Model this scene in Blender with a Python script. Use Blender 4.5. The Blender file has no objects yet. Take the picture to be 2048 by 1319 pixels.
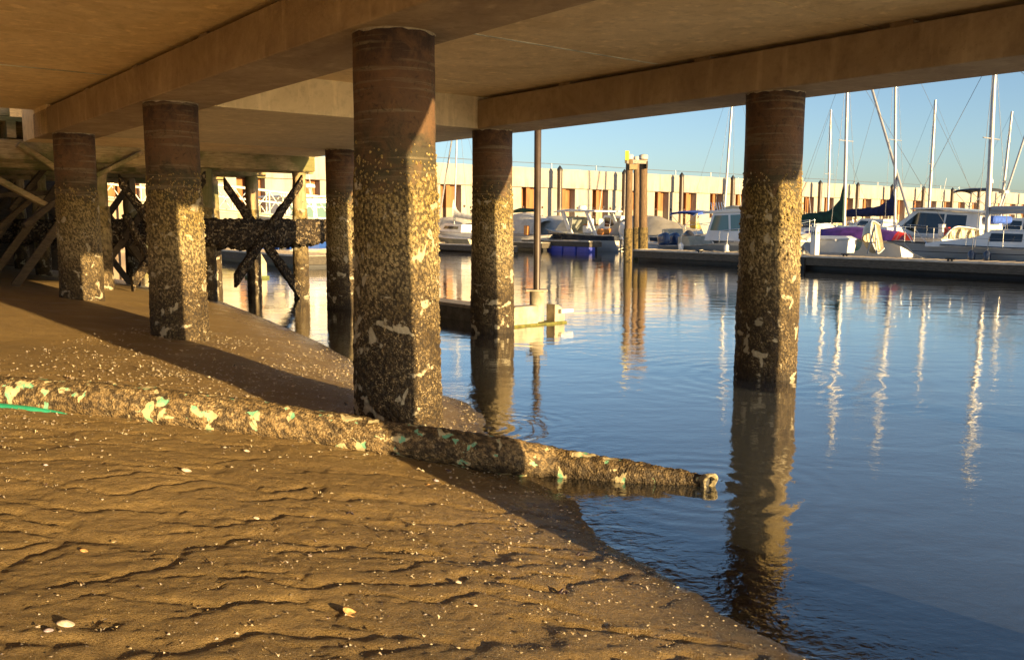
import bpy, math, random
import numpy as np
from mathutils import Vector, Matrix
random.seed(7); rng = np.random.default_rng(11)
sc = bpy.context.scene; C = sc.collection
# ------------------------------------------------------------------ camera
F, PITCH, ROLL, EYE = 1771.48, math.radians(6.9485), math.radians(.1907), 1.6794
fw = np.array([0, math.cos(PITCH), -math.sin(PITCH)]); up0 = np.array([0, math.sin(PITCH), math.cos(PITCH)]); r0 = np.array([1., 0, 0])
cR, sR = math.cos(ROLL), math.sin(ROLL)
RT = cR*r0 + sR*up0; UP = -sR*r0 + cR*up0; CAM = np.array([0, 0, EYE])
cam = bpy.data.cameras.new('camera'); co = bpy.data.objects.new('camera', cam); C.objects.link(co)
cam.sensor_width = 36; cam.lens = F/2048*36; cam.clip_start = .05; cam.clip_end = 30000
co.matrix_world = Matrix(((RT[0], UP[0], -fw[0], 0), (RT[1], UP[1], -fw[1], 0), (RT[2], UP[2], -fw[2], EYE), (0, 0, 0, 1)))
sc.camera = co
# ------------------------------------------------------------------ light
SUN_EL, SUN_AZ = 8.4, 180-43.5          # azimuth clockwise from +Y
w = bpy.data.worlds.new('World'); sc.world = w; w.use_nodes = True
wn = w.node_tree.nodes; sky = wn.new('ShaderNodeTexSky'); sky.sky_type = 'NISHITA'; sky.sun_disc = False
sky.sun_elevation = math.radians(SUN_EL); sky.sun_rotation = math.radians(SUN_AZ)
sky.air_density = .75; sky.dust_density = 1.0; sky.ozone_density = 1.8
w.node_tree.links.new(sky.outputs[0], wn['Background'].inputs[0]); wn['Background'].inputs[1].default_value = .073
sl = bpy.data.lights.new('sun', 'SUN'); sl.energy = 5.0; sl.angle = math.radians(.5); sl.color = (1, .70, .32)
so = bpy.data.objects.new('sun', sl); C.objects.link(so)
a_, e_ = math.radians(SUN_AZ), math.radians(SUN_EL)
sd = Vector((math.sin(a_)*math.cos(e_), math.cos(a_)*math.cos(e_), math.sin(e_)))
so.rotation_euler = sd.to_track_quat('Z', 'Y').to_euler(); so.location = sd*60
sc.view_settings.view_transform = 'Standard'; sc.view_settings.look = 'None'; sc.view_settings.gamma = 1
sc.view_settings.exposure = 1.62
sc.render.engine = 'CYCLES'; sc.cycles.max_bounces = 8; sc.cycles.diffuse_bounces = 4; sc.cycles.blur_glossy = 1.0
sc.cycles.sample_clamp_indirect = 0.0; sc.cycles.caustics_reflective = True
# ------------------------------------------------------------------ coordinates: D1 along the pile rows, D2 across them
TH = math.radians(38.49); D1 = np.array([-math.sin(TH), math.cos(TH)]); D2 = np.array([math.cos(TH), math.sin(TH)])
O = np.array([-.877, 6.732])
def W(u, v, z=0.): p = O + D1*u + D2*v; return np.array([p[0], p[1], z])
def uv(p): q = np.asarray(p)[:2]-O; return q@D1, q@D2
def ray(x, y): return fw + RT*(x-1024)/F + UP*(659.5-y)/F
def G(x, y, z=0.): d = ray(x, y); return CAM + d*(z-EYE)/d[2]
def A(x, y, Y): d = ray(x, y); return CAM + d*Y/d[1]
def HU(x, y, u): d = ray(x, y); return CAM + d*(u+O@D1)/(d[:2]@D1)
def HV(x, y, v): d = ray(x, y); return CAM + d*(v+O@D2)/(d[:2]@D2)
# ------------------------------------------------------------------ numpy noise
def h3(ix, iy, iz, s=0):
    n = (ix.astype(np.int64)*374761393 + iy.astype(np.int64)*668265263 + iz.astype(np.int64)*2147483647 + s*974711) & 0xffffffff
    n = ((n ^ (n >> 13))*1274126177) & 0xffffffff; n = ((n ^ (n >> 16))*2246822519) & 0xffffffff
    return ((n ^ (n >> 15)) & 0xffffff)/float(0xffffff)
def noise(p, s=0):
    p = np.asarray(p, float); i = np.floor(p); f = p-i; f = f*f*(3-2*f); i = i.astype(np.int64); r = 0
    for dx in (0, 1):
        for dy in (0, 1):
            for dz in (0, 1):
                wgt = (f[..., 0] if dx else 1-f[..., 0])*(f[..., 1] if dy else 1-f[..., 1])*(f[..., 2] if dz else 1-f[..., 2])
                r = r + wgt*h3(i[..., 0]+dx, i[..., 1]+dy, i[..., 2]+dz, s)
    return r
def fbm(p, o=4, s=0): return sum(noise(np.asarray(p)*2**k, s+k)/2**k for k in range(o))/sum(1/2**k for k in range(o))
def n2(x, y, sc_, o=3, s=0): return fbm(np.stack([x*sc_, y*sc_, np.zeros_like(x)+.37], -1), o, s)
def worley(p, s=0):
    p = np.asarray(p, float); i = np.floor(p).astype(np.int64); best = np.full(p.shape[:-1], 9.); val = np.zeros(p.shape[:-1])
    for dx in (-1, 0, 1):
        for dy in (-1, 0, 1):
            for dz in (-1, 0, 1):
                c = i+np.array([dx, dy, dz])
                q = np.stack([c[..., 0]+h3(c[..., 0], c[..., 1], c[..., 2], s), c[..., 1]+h3(c[..., 0], c[..., 1], c[..., 2], s+5), c[..., 2]+h3(c[..., 0], c[..., 1], c[..., 2], s+9)], -1)
                d = ((q-p)**2).sum(-1); m = d < best; best = np.where(m, d, best); val = np.where(m, h3(c[..., 0], c[..., 1], c[..., 2], s+3), val)
    return np.sqrt(best), val
# ------------------------------------------------------------------ materials
def mat(name): m = bpy.data.materials.new(name); m.use_nodes = True; return m, m.node_tree.nodes, m.node_tree.links, m.node_tree.nodes['Principled BSDF']
def vm(N, L, op, a, b=None, c=None):
    n = N.new('ShaderNodeMath'); n.operation = op
    for k, x in enumerate((a, b, c)):
        if x is None: continue
        if isinstance(x, (int, float)): n.inputs[k].default_value = x
        else: L.new(x, n.inputs[k])
    return n.outputs[0]
def ramp(N, L, src, stops):
    r = N.new('ShaderNodeValToRGB'); e = r.color_ramp.elements
    while len(e) < len(stops): e.new(.5)
    for k, (p, c) in enumerate(stops): e[k].position = p; e[k].color = (*c, 1) if len(c) == 3 else c
    L.new(src, r.inputs[0]); return r.outputs[0]
def g3(v): return (v, v, v)
def mix(N, L, f, a, b, mode='MIX'):
    n = N.new('ShaderNodeMix'); n.data_type = 'RGBA'; n.blend_type = mode
    for k, x in ((0, f), (6, a), (7, b)):
        if isinstance(x, (int, float)): n.inputs[k].default_value = x
        elif isinstance(x, tuple): n.inputs[k].default_value = (*x, 1)
        else: L.new(x, n.inputs[k])
    return n.outputs[2]
def coord(N, L, scale=(1, 1, 1), kind='pos'):
    if kind == 'pos': src = N.new('ShaderNodeNewGeometry').outputs['Position']
    else: src = N.new('ShaderNodeTexCoord').outputs['Object']
    m = N.new('ShaderNodeMapping'); m.inputs['Scale'].default_value = scale; L.new(src, m.inputs[0]); return m.outputs[0]
def nz(N, L, vec, scale, detail=4, rough=.55, dist=0):
    n = N.new('ShaderNodeTexNoise'); n.inputs['Scale'].default_value = scale; n.inputs['Detail'].default_value = detail
    n.inputs['Roughness'].default_value = rough; n.inputs['Distortion'].default_value = dist; L.new(vec, n.inputs['Vector']); return n.outputs['Fac']
def vor(N, L, vec, scale, out='Distance', feat='F1', rnd=1):
    n = N.new('ShaderNodeTexVoronoi'); n.feature = feat; n.inputs['Scale'].default_value = scale; n.inputs['Randomness'].default_value = rnd
    L.new(vec, n.inputs['Vector']); return n.outputs[out]
def bump(N, L, b, h, dist, strength=1., prev=None):
    n = N.new('ShaderNodeBump'); n.inputs['Distance'].default_value = dist; n.inputs['Strength'].default_value = strength
    L.new(h, n.inputs['Height'])
    if prev is not None: L.new(prev, n.inputs['Normal'])
    L.new(n.outputs[0], b.inputs['Normal']); return n.outputs[0]
def posz(N, L):
    s = N.new('ShaderNodeSeparateXYZ'); L.new(N.new('ShaderNodeNewGeometry').outputs['Position'], s.inputs[0]); return s.outputs
_cache = {}
def simple(name, col, rough=.5, metal=0., var=.15, scale=6., bmp=0., coat=0.):
    if name in _cache: return _cache[name]
    m, N, L, b = mat(name); v = coord(N, L)
    f = nz(N, L, v, scale, 5, .6)
    c2 = tuple(max(0, x*(1-var*1.6)) for x in col); c1 = tuple(min(1, x*(1+var*.6)) for x in col)
    L.new(ramp(N, L, f, [(.3, c2), (.62, c1)]), b.inputs['Base Color'])
    b.inputs['Roughness'].default_value = rough; b.inputs['Metallic'].default_value = metal; b.inputs['Coat Weight'].default_value = coat
    if bmp: bump(N, L, b, nz(N, L, v, scale*8, 4, .6), bmp)
    _cache[name] = m; return m
def concrete(name, c_lo, c_hi, streak=True):
    m, N, L, b = mat(name); v = coord(N, L)
    f = nz(N, L, v, .9, 7, .68, 1.2); g = nz(N, L, v, 9, 5, .6); s = nz(N, L, coord(N, L, (5, 5, .7)), 1.2, 4, .6)
    base = ramp(N, L, f, [(.33, c_lo), (.66, c_hi)])
    base = mix(N, L, ramp(N, L, g, [(.33, g3(.3)), (.5, g3(0))]), base, tuple(x*.55 for x in c_lo))
    if streak: base = mix(N, L, ramp(N, L, s, [(.55, g3(0)), (.75, g3(.45))]), base, tuple(x*1.5 for x in c_hi))
    pits = vor(N, L, v, 16); base = mix(N, L, ramp(N, L, pits, [(.0, g3(.55)), (.13, g3(0))]), base, tuple(x*.4 for x in c_lo))
    L.new(base, b.inputs['Base Color']); b.inputs['Roughness'].default_value = .85
    bump(N, L, b, nz(N, L, v, 22, 6, .65), .006)
    return m
M = {}
M['slab'] = concrete('slab_concrete', (.70, .52, .27), (.88, .70, .42))
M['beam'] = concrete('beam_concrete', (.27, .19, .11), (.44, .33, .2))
M['cross'] = concrete('pale_beam_concrete', (.55, .45, .28), (.68, .57, .37))
def m_steelpile():
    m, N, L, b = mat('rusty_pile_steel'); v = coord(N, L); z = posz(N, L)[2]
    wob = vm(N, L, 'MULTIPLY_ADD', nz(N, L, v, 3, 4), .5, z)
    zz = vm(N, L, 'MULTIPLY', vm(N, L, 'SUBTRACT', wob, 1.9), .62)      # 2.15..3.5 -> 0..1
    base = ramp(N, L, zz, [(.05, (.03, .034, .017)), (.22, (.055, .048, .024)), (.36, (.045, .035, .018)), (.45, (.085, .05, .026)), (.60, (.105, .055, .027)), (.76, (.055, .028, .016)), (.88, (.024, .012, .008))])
    f = nz(N, L, v, 7, 6, .65, .6); base = mix(N, L, ramp(N, L, f, [(.44, g3(0)), (.68, g3(.6))]), base, (.17, .085, .035))
    g = nz(N, L, coord(N, L, (1.2, 1.2, 26)), .9, 4, .6); base = mix(N, L, ramp(N, L, g, [(.54, g3(0)), (.64, g3(.75))]), base, (.17, .135, .08))
    h = nz(N, L, v, 14, 5, .6, 1.5); base = mix(N, L, ramp(N, L, h, [(.3, g3(.7)), (.46, g3(0))]), base, (.02, .012, .008))
    L.new(base, b.inputs['Base Color']); b.inputs['Roughness'].default_value = .8
    n1 = bump(N, L, b, nz(N, L, v, 9, 5, .6, 1.2), .012); bump(N, L, b, nz(N, L, v, 60, 4, .6), .004, 1, n1)
    return m
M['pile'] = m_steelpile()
def m_crust(name, green=False):
    m, N, L, b = mat(name); v = coord(N, L); z = posz(N, L)[2]
    at = N.new('ShaderNodeAttribute'); at.attribute_name = 'tone'; t = at.outputs['Fac']
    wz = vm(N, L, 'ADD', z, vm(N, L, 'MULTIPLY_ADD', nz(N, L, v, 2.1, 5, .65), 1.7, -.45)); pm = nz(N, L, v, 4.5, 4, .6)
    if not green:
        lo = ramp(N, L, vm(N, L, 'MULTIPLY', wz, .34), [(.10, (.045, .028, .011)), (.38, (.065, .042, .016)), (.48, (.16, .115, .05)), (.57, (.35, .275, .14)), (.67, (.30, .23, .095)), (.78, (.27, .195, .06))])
    else:
        lo = ramp(N, L, nz(N, L, v, 3, 4), [(.35, (.13, .085, .035)), (.65, (.24, .165, .075))])
    cell = vor(N, L, v, 112, 'Color'); cs = N.new('ShaderNodeSeparateColor'); L.new(cell, cs.inputs[0])
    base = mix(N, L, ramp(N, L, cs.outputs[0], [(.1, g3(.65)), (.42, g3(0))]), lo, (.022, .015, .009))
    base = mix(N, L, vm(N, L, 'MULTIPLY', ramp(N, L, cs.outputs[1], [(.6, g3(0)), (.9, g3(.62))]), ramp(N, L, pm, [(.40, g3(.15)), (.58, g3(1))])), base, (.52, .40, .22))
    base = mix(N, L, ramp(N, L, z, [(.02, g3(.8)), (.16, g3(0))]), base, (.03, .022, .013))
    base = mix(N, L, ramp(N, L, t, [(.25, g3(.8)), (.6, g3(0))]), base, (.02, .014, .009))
    # pale oyster scars with an edge of their own
    s = nz(N, L, v, 7.5 if green else 6.2, 4, .5, .5); sc_ = ramp(N, L, s, [(.575, g3(0)), (.60, g3(.85))]) if green else ramp(N, L, s, [(.605, g3(0)), (.64, g3(.85))])
    base = mix(N, L, sc_, base, (.52, .44, .26) if green else (.42, .37, .26))
    if green:
        g = nz(N, L, v, 17, 3, .5, .4); gm = vm(N, L, 'MULTIPLY', ramp(N, L, s, [(.57, g3(0)), (.59, g3(1))]), ramp(N, L, g, [(.54, g3(0)), (.57, g3(1))]))
        base = mix(N, L, gm, base, (.16, .38, .24))
    L.new(base, b.inputs['Base Color']); b.inputs['Roughness'].default_value = .7; b.inputs['Specular IOR Level'].default_value = .35
    hh = vm(N, L, 'MULTIPLY', vm(N, L, 'SUBTRACT', 1., vor(N, L, v, 75)), vm(N, L, 'SUBTRACT', 1., sc_))
    bump(N, L, b, hh, .007)
    return m
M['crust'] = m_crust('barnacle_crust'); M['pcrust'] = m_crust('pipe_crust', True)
def m_mud():
    m, N, L, b = mat('tidal_mud'); v = coord(N, L); z = posz(N, L)[2]
    f = nz(N, L, v, .9, 6, .6, .5); g = nz(N, L, coord(N, L, (1, 3, 1)), 7, 6, .65)
    base = ramp(N, L, f, [(.3, (.25, .165, .06)), (.7, (.38, .255, .095))])
    base = mix(N, L, ramp(N, L, g, [(.4, g3(.45)), (.62, g3(0))]), base, (.22, .145, .07))
    sp = vor(N, L, v, 130); base = mix(N, L, vm(N, L, 'MULTIPLY', ramp(N, L, sp, [(.1, g3(1)), (.2, g3(0))]), ramp(N, L, nz(N, L, v, 5, 3), [(.45, g3(0)), (.65, g3(.8))])), base, (.45, .35, .2))
    wet = ramp(N, L, z, [(0.0, g3(1)), (.09, g3(0))])
    base = mix(N, L, wet, base, (.075, .052, .03))
    L.new(base, b.inputs['Base Color'])
    L.new(vm(N, L, 'SUBTRACT', ramp(N, L, z, [(.0, g3(.15)), (.05, g3(.32)), (.3, g3(.62))]), ramp(N, L, nz(N, L, v, 2.2, 5, .6), [(.5, g3(0)), (.66, g3(.25))])), b.inputs['Roughness']); b.inputs['Specular IOR Level'].default_value = .4
    n1 = bump(N, L, b, nz(N, L, v, 30, 7, .75), .022); bump(N, L, b, nz(N, L, v, 120, 3, .6), .006, 1, n1)
    return m
M['mud'] = m_mud()
def m_water():
    m, N, L, b = mat('harbour_water'); out = N['Material Output']; N.remove(b)
    pos = N.new('ShaderNodeNewGeometry').outputs['Position']
    at = N.new('ShaderNodeAttribute'); at.attribute_name = 'depth'
    rip = N.new('ShaderNodeAttribute'); rip.attribute_name = 'ripple'
    v1 = coord(N, L, (1, 1.5, 1)); v2 = coord(N, L, (1, 1.25, 1))
    n1 = nz(N, L, v1, 1.3, 3, .5, .3); n2_ = nz(N, L, v2, 5.2, 2, .5, .5); n3 = nz(N, L, v2, 19, 3, .55, .6)
    patch = ramp(N, L, nz(N, L, v1, .35, 3), [(.4, g3(.35)), (.65, g3(1))])
    amp = vm(N, L, 'MULTIPLY_ADD', rip.outputs['Fac'], 2.6, patch)
    h = vm(N, L, 'ADD', vm(N, L, 'MULTIPLY', n1, .007), vm(N, L, 'ADD', vm(N, L, 'MULTIPLY', vm(N, L, 'MULTIPLY', n2_, .0024), amp), vm(N, L, 'MULTIPLY', vm(N, L, 'MULTIPLY', n3, .0011), amp)))
    # rings spreading from the pile and the pipe mouth
    for (cx, cy, k, R_, am) in RINGS:
        d = N.new('ShaderNodeVectorMath'); d.operation = 'DISTANCE'; L.new(pos, d.inputs[0]); d.inputs[1].default_value = (cx, cy, 0)
        s = vm(N, L, 'SINE', vm(N, L, 'MULTIPLY', vm(N, L, 'ADD', d.outputs['Value'], vm(N, L, 'MULTIPLY', n1, .25)), k)); fall = ramp(N, L, vm(N, L, 'DIVIDE', d.outputs['Value'], R_), [(.1, g3(1)), (1, g3(0))])
        h = vm(N, L, 'ADD', h, vm(N, L, 'MULTIPLY', vm(N, L, 'MULTIPLY', s, fall), am))
    bp = N.new('ShaderNodeBump'); bp.inputs['Distance'].default_value = 1; L.new(h, bp.inputs['Height'])
    tr = N.new('ShaderNodeBsdfTransparent'); tr.inputs[0].default_value = (.75, .78, .72, 1)
    df = N.new('ShaderNodeBsdfDiffuse'); df.inputs[0].default_value = (.115, .135, .16, 1)
    m1 = N.new('ShaderNodeMixShader'); L.new(ramp(N, L, at.outputs['Fac'], [(0, g3(.02)), (.25, g3(.5)), (.9, g3(.97))]), m1.inputs[0]); L.new(tr.outputs[0], m1.inputs[1]); L.new(df.outputs[0], m1.inputs[2])
    gl = N.new('ShaderNodeBsdfGlossy'); gl.inputs['Roughness'].default_value = .03; L.new(bp.outputs[0], gl.inputs['Normal'])
    fr = N.new('ShaderNodeFresnel'); fr.inputs['IOR'].default_value = 1.75; L.new(bp.outputs[0], fr.inputs['Normal'])
    m2 = N.new('ShaderNodeMixShader'); L.new(vm(N, L, 'MINIMUM', vm(N, L, 'MULTIPLY', fr.outputs[0], 1.7), 1.), m2.inputs[0]); L.new(m1.outputs[0], m2.inputs[1]); L.new(gl.outputs[0], m2.inputs[2])
    L.new(m2.outputs[0], out.inputs[0]); return m
RINGS = []
def m_wood(name, c_lo, c_hi, grain=(1, 1, 14), moss=0.):
    m, N, L, b = mat(name); v = coord(N, L); z = posz(N, L)[2]
    f = nz(N, L, coord(N, L, grain), 4, 6, .65, .6); base = ramp(N, L, f, [(.3, c_lo), (.68, c_hi)])
    k = vor(N, L, v, 5); base = mix(N, L, ramp(N, L, k, [(.03, g3(.9)), (.09, g3(0))]), base, tuple(x*.3 for x in c_lo))
    if moss: base = mix(N, L, ramp(N, L, nz(N, L, v, 1.6, 4), [(.46, g3(0)), (.6, g3(moss))]), base, (.10, .11, .03))
    L.new(base, b.inputs['Base Color']); b.inputs['Roughness'].default_value = .85
    bump(N, L, b, f, .01); return m
M['timber'] = m_wood('weathered_timber', (.22, .15, .075), (.46, .35, .2), (6, 6, 1), .8)
M['timber_h'] = m_wood('weathered_beam_timber', (.24, .16, .07), (.52, .39, .19), (1.2, 1.2, 9), .8)
M['darktimber'] = m_wood('dark_timber', (.035, .024, .014), (.10, .07, .04), (2, 2, 9))
M['dolphin'] = m_wood('brown_pile_timber', (.065, .038, .019), (.19, .12, .062), (9, 9, .8))
M['dockwood'] = m_wood('grey_dock_boards', (.16, .13, .1), (.34, .29, .23), (2, 2, 8))
M['dockside'] = m_wood('dark_dock_fascia', (.03, .026, .02), (.12, .1, .075), (1.5, 1.5, 9))
M['trim'] = simple('pale_dock_trim', (.5, .45, .38), .6, 0, .25, 3)
M['black'] = simple('black_rubber', (.012, .012, .014), .5, 0, .3)
M['darksteel'] = simple('dark_pile_sleeve', (.06, .042, .032), .45, .2, .35, 2)
M['cap'] = simple('black_pile_cap', (.02, .02, .022), .5, 0, .2)
M['mast'] = simple('silver_mast', (.36, .36, .37), .4, .35, .1, 3)
M['wire'] = simple('rigging_wire', (.20, .20, .21), .4, .6, .1)
M['chrome'] = simple('stainless_rail', (.7, .7, .7), .2, .9, .05)
M['white'] = simple('white_gelcoat', (.72, .71, .69), .25, 0, .07, 1.6, 0, .5)
M['cream'] = simple('cream_fibreglass', (.5, .44, .31), .4, 0, .18, 2.5)
M['greyhull'] = simple('pale_grey_gelcoat', (.46, .48, .5), .25, 0, .06, 1.5, 0, .5)
M['blue'] = simple('blue_hull_paint', (.03, .08, .3), .3, 0, .15, 2, 0, .4)
M['navy'] = simple('navy_hull_paint', (.03, .04, .07), .28, 0, .15, 2, 0, .5)
M['float'] = simple('blue_plastic_float', (.05, .07, .42), .5, 0, .15, 3)
M['bluecloth'] = simple('blue_canvas', (.03, .09, .42), .8, 0, .25, 5, .004)
M['navycloth'] = simple('navy_sail_cover', (.012, .016, .07), .85, 0, .35, 5, .01)
M['greencloth'] = simple('dark_green_sail_cover', (.008, .05, .03), .85, 0, .35, 5, .01)
M['purple'] = simple('purple_tarpaulin', (.12, .04, .22), .6, 0, .3, 4, .01)
M['red'] = simple('red_paint', (.6, .035, .02), .45, 0, .12)
M['orange'] = simple('orange_vinyl', (.55, .22, .05), .5, 0, .15)
M['canvas'] = simple('beige_boat_canvas', (.4, .355, .28), .85, 0, .15, 2, .01)
M['whitecloth'] = simple('white_tarpaulin', (.52, .51, .48), .8, 0, .15, 3, .02)
M['rope'] = simple('pale_rope', (.5, .46, .38), .9, 0, .2, 20)
M['teal'] = simple('teal_pipe_plastic', (.02, .24, .145), .4, 0, .15, 9)
M['yellow'] = simple('yellow_sign_paint', (.8, .62, .02), .5, 0, .1)
M['outb_w'] = simple('white_outboard_cowl', (.74, .72, .68), .25, 0, .06, 3, 0, .5)
M['outb_k'] = simple('black_outboard_cowl', (.03, .03, .035), .25, 0, .2, 3, 0, .5)
M['outb_b'] = simple('blue_outboard_cowl', (.03, .06, .14), .25, 0, .2, 3, 0, .5)
M['hill'] = simple('far_hill', (.2, .26, .36), .95, 0, .1, .002)  # blue-grey base colour stands in for haze over the distance
def m_glass(name, col, rough=.06):
    m, N, L, b = mat(name); b.inputs['Base Color'].default_value = (*col, 1); b.inputs['Roughness'].default_value = rough; b.inputs['Specular IOR Level'].default_value = .9; return m
M['glass'] = m_glass('dark_cabin_glass', (.012, .016, .02)); M['gglass'] = m_glass('green_tinted_glass', (.12, .2, .17)); M['pglass'] = m_glass('pale_vinyl_window', (.34, .36, .33), .15)
def m_wall(name, kind):
    m, N, L, b = mat(name); v = coord(N, L); z = posz(N, L)[2]
    s = nz(N, L, coord(N, L, (1.2, 1.2, .35)), 1.4, 5, .6)
    if kind == 'rust':
        base = ramp(N, L, s, [(.35, (.18, .075, .026)), (.65, (.34, .15, .055))])
        base = mix(N, L, ramp(N, L, vm(N, L, 'ADD', z, vm(N, L, 'MULTIPLY', s, .25)), [(0, g3(1)), (1, g3(1))]), base, base)
        t = vm(N, L, 'MULTIPLY', vm(N, L, 'ADD', z, vm(N, L, 'MULTIPLY', s, .3)), .2)
        base = mix(N, L, ramp(N, L, t, [(.55, g3(1)), (.57, g3(0))]), base, (.32, .24, .17))
    elif kind == 'panel':
        base = ramp(N, L, s, [(.3, (.27, .25, .21)), (.65, (.37, .35, .31))])
        t = vm(N, L, 'MULTIPLY', vm(N, L, 'ADD', z, vm(N, L, 'MULTIPLY', s, .5)), .2)
        base = mix(N, L, ramp(N, L, t, [(.34, g3(.9)), (.42, g3(0))]), base, (.32, .26, .04))
        base = mix(N, L, ramp(N, L, t, [(.24, g3(1)), (.3, g3(0))]), base, (.06, .06, .03))
    else:
        base = ramp(N, L, s, [(.3, (.28, .26, .22)), (.62, (.36, .34, .3))])
        g = nz(N, L, coord(N, L, (.25, .25, .6)), 1, 5, .65); base = mix(N, L, ramp(N, L, g, [(.5, g3(0)), (.7, g3(.55))]), base, (.5, .34, .24))
        t = ramp(N, L, vm(N, L, 'MULTIPLY_ADD', z, -1.0, 4.9), [(0., g3(0)), (.6, g3(1))])
        k = nz(N, L, coord(N, L, (1.5, 1.5, .3)), 2.2, 4, .7)
        base = mix(N, L, vm(N, L, 'MULTIPLY', t, ramp(N, L, k, [(.48, g3(0)), (.62, g3(.7))])), base, (.3, .22, .17))
    L.new(base, b.inputs['Base Color']); b.inputs['Roughness'].default_value = .85; bump(N, L, b, nz(N, L, v, 6, 5), .02); return m
M['w_rust'] = m_wall('rusted_sheet_steel', 'rust'); M['w_panel'] = m_wall('seawall_panel_concrete', 'panel'); M['w_cap'] = m_wall('seawall_cap_concrete', 'cap')
def m_guide():
    m, N, L, b = mat('guide_pile_steel'); v = coord(N, L); z = posz(N, L)[2]
    base = ramp(N, L, vm(N, L, 'MULTIPLY', z, .2), [(.15, (.05, .06, .03)), (.32, (.26, .22, .16)), (.48, (.2, .16, .12)), (.56, (.05, .033, .024)), (1, (.045, .03, .022))])
    L.new(base, b.inputs['Base Color']); b.inputs['Roughness'].default_value = .4; return m
M['guide'] = m_guide()
def m_growth():
    m, N, L, b = mat('mussel_growth'); v = coord(N, L)
    c = vor(N, L, v, 26, 'Color'); cs = N.new('ShaderNodeSeparateColor'); L.new(c, cs.inputs[0])
    base = ramp(N, L, cs.outputs[0], [(.3, (.02, .014, .008)), (.75, (.075, .05, .025)), (.93, (.26, .2, .12))])
    L.new(base, b.inputs['Base Color']); b.inputs['Roughness'].default_value = .8
    bump(N, L, b, vor(N, L, v, 30), .05); return m
M['growth'] = m_growth()
def m_stripe(name, top, bottom, zline, extra=None):
    """hull paint with a boot stripe at a real height above the water"""
    m, N, L, b = mat(name); z = posz(N, L)[2]
    s = vm(N, L, 'GREATER_THAN', z, zline); base = mix(N, L, s, bottom, top)
    for (z0, z1, c) in (extra or []):
        k = vm(N, L, 'MULTIPLY', vm(N, L, 'GREATER_THAN', z, z0), vm(N, L, 'LESS_THAN', z, z1)); base = mix(N, L, k, base, c)
    base = mix(N, L, ramp(N, L, nz(N, L, coord(N, L), 2, 4), [(.45, g3(0)), (.7, g3(.16))]), base, (.4, .36, .28))
    L.new(base, b.inputs['Base Color']); b.inputs['Roughness'].default_value = .25; b.inputs['Coat Weight'].default_value = .4; return m
# ------------------------------------------------------------------ mesh builder
def link(name, me, m=None, parent=None, loc=None):
    o = bpy.data.objects.new(name, me); C.objects.link(o)
    if m is not None: me.materials.append(m)
    if parent is not None: o.parent = parent
    return o
def npmesh(name, V, Fq, smooth=True, attrs=None):
    me = bpy.data.meshes.new(name); V = np.asarray(V, np.float32); Fq = np.asarray(Fq, np.int32); k = Fq.shape[1]
    me.vertices.add(len(V)); me.vertices.foreach_set('co', V.ravel()); me.loops.add(Fq.size); me.loops.foreach_set('vertex_index', Fq.ravel())
    me.polygons.add(len(Fq)); me.polygons.foreach_set('loop_start', np.arange(0, Fq.size, k, dtype=np.int32)); me.polygons.foreach_set('loop_total', np.full(len(Fq), k, np.int32))
    for n_, a in (attrs or {}).items():
        t = me.attributes.new(n_, 'FLOAT', 'POINT'); t.data.foreach_set('value', np.asarray(a, np.float32).ravel())
    me.update(calc_edges=True); me.validate()
    if smooth: me.polygons.foreach_set('use_smooth', np.ones(len(me.polygons), bool))
    return me
def gridfaces(nu, nv, wrap=False):
    i, j = np.meshgrid(np.arange(nu-1), np.arange(nv if wrap else nv-1), indexing='ij'); j2 = (j+1) % nv
    return np.stack([i*nv+j, (i+1)*nv+j, (i+1)*nv+j2, i*nv+j2], -1).reshape(-1, 4)
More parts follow.
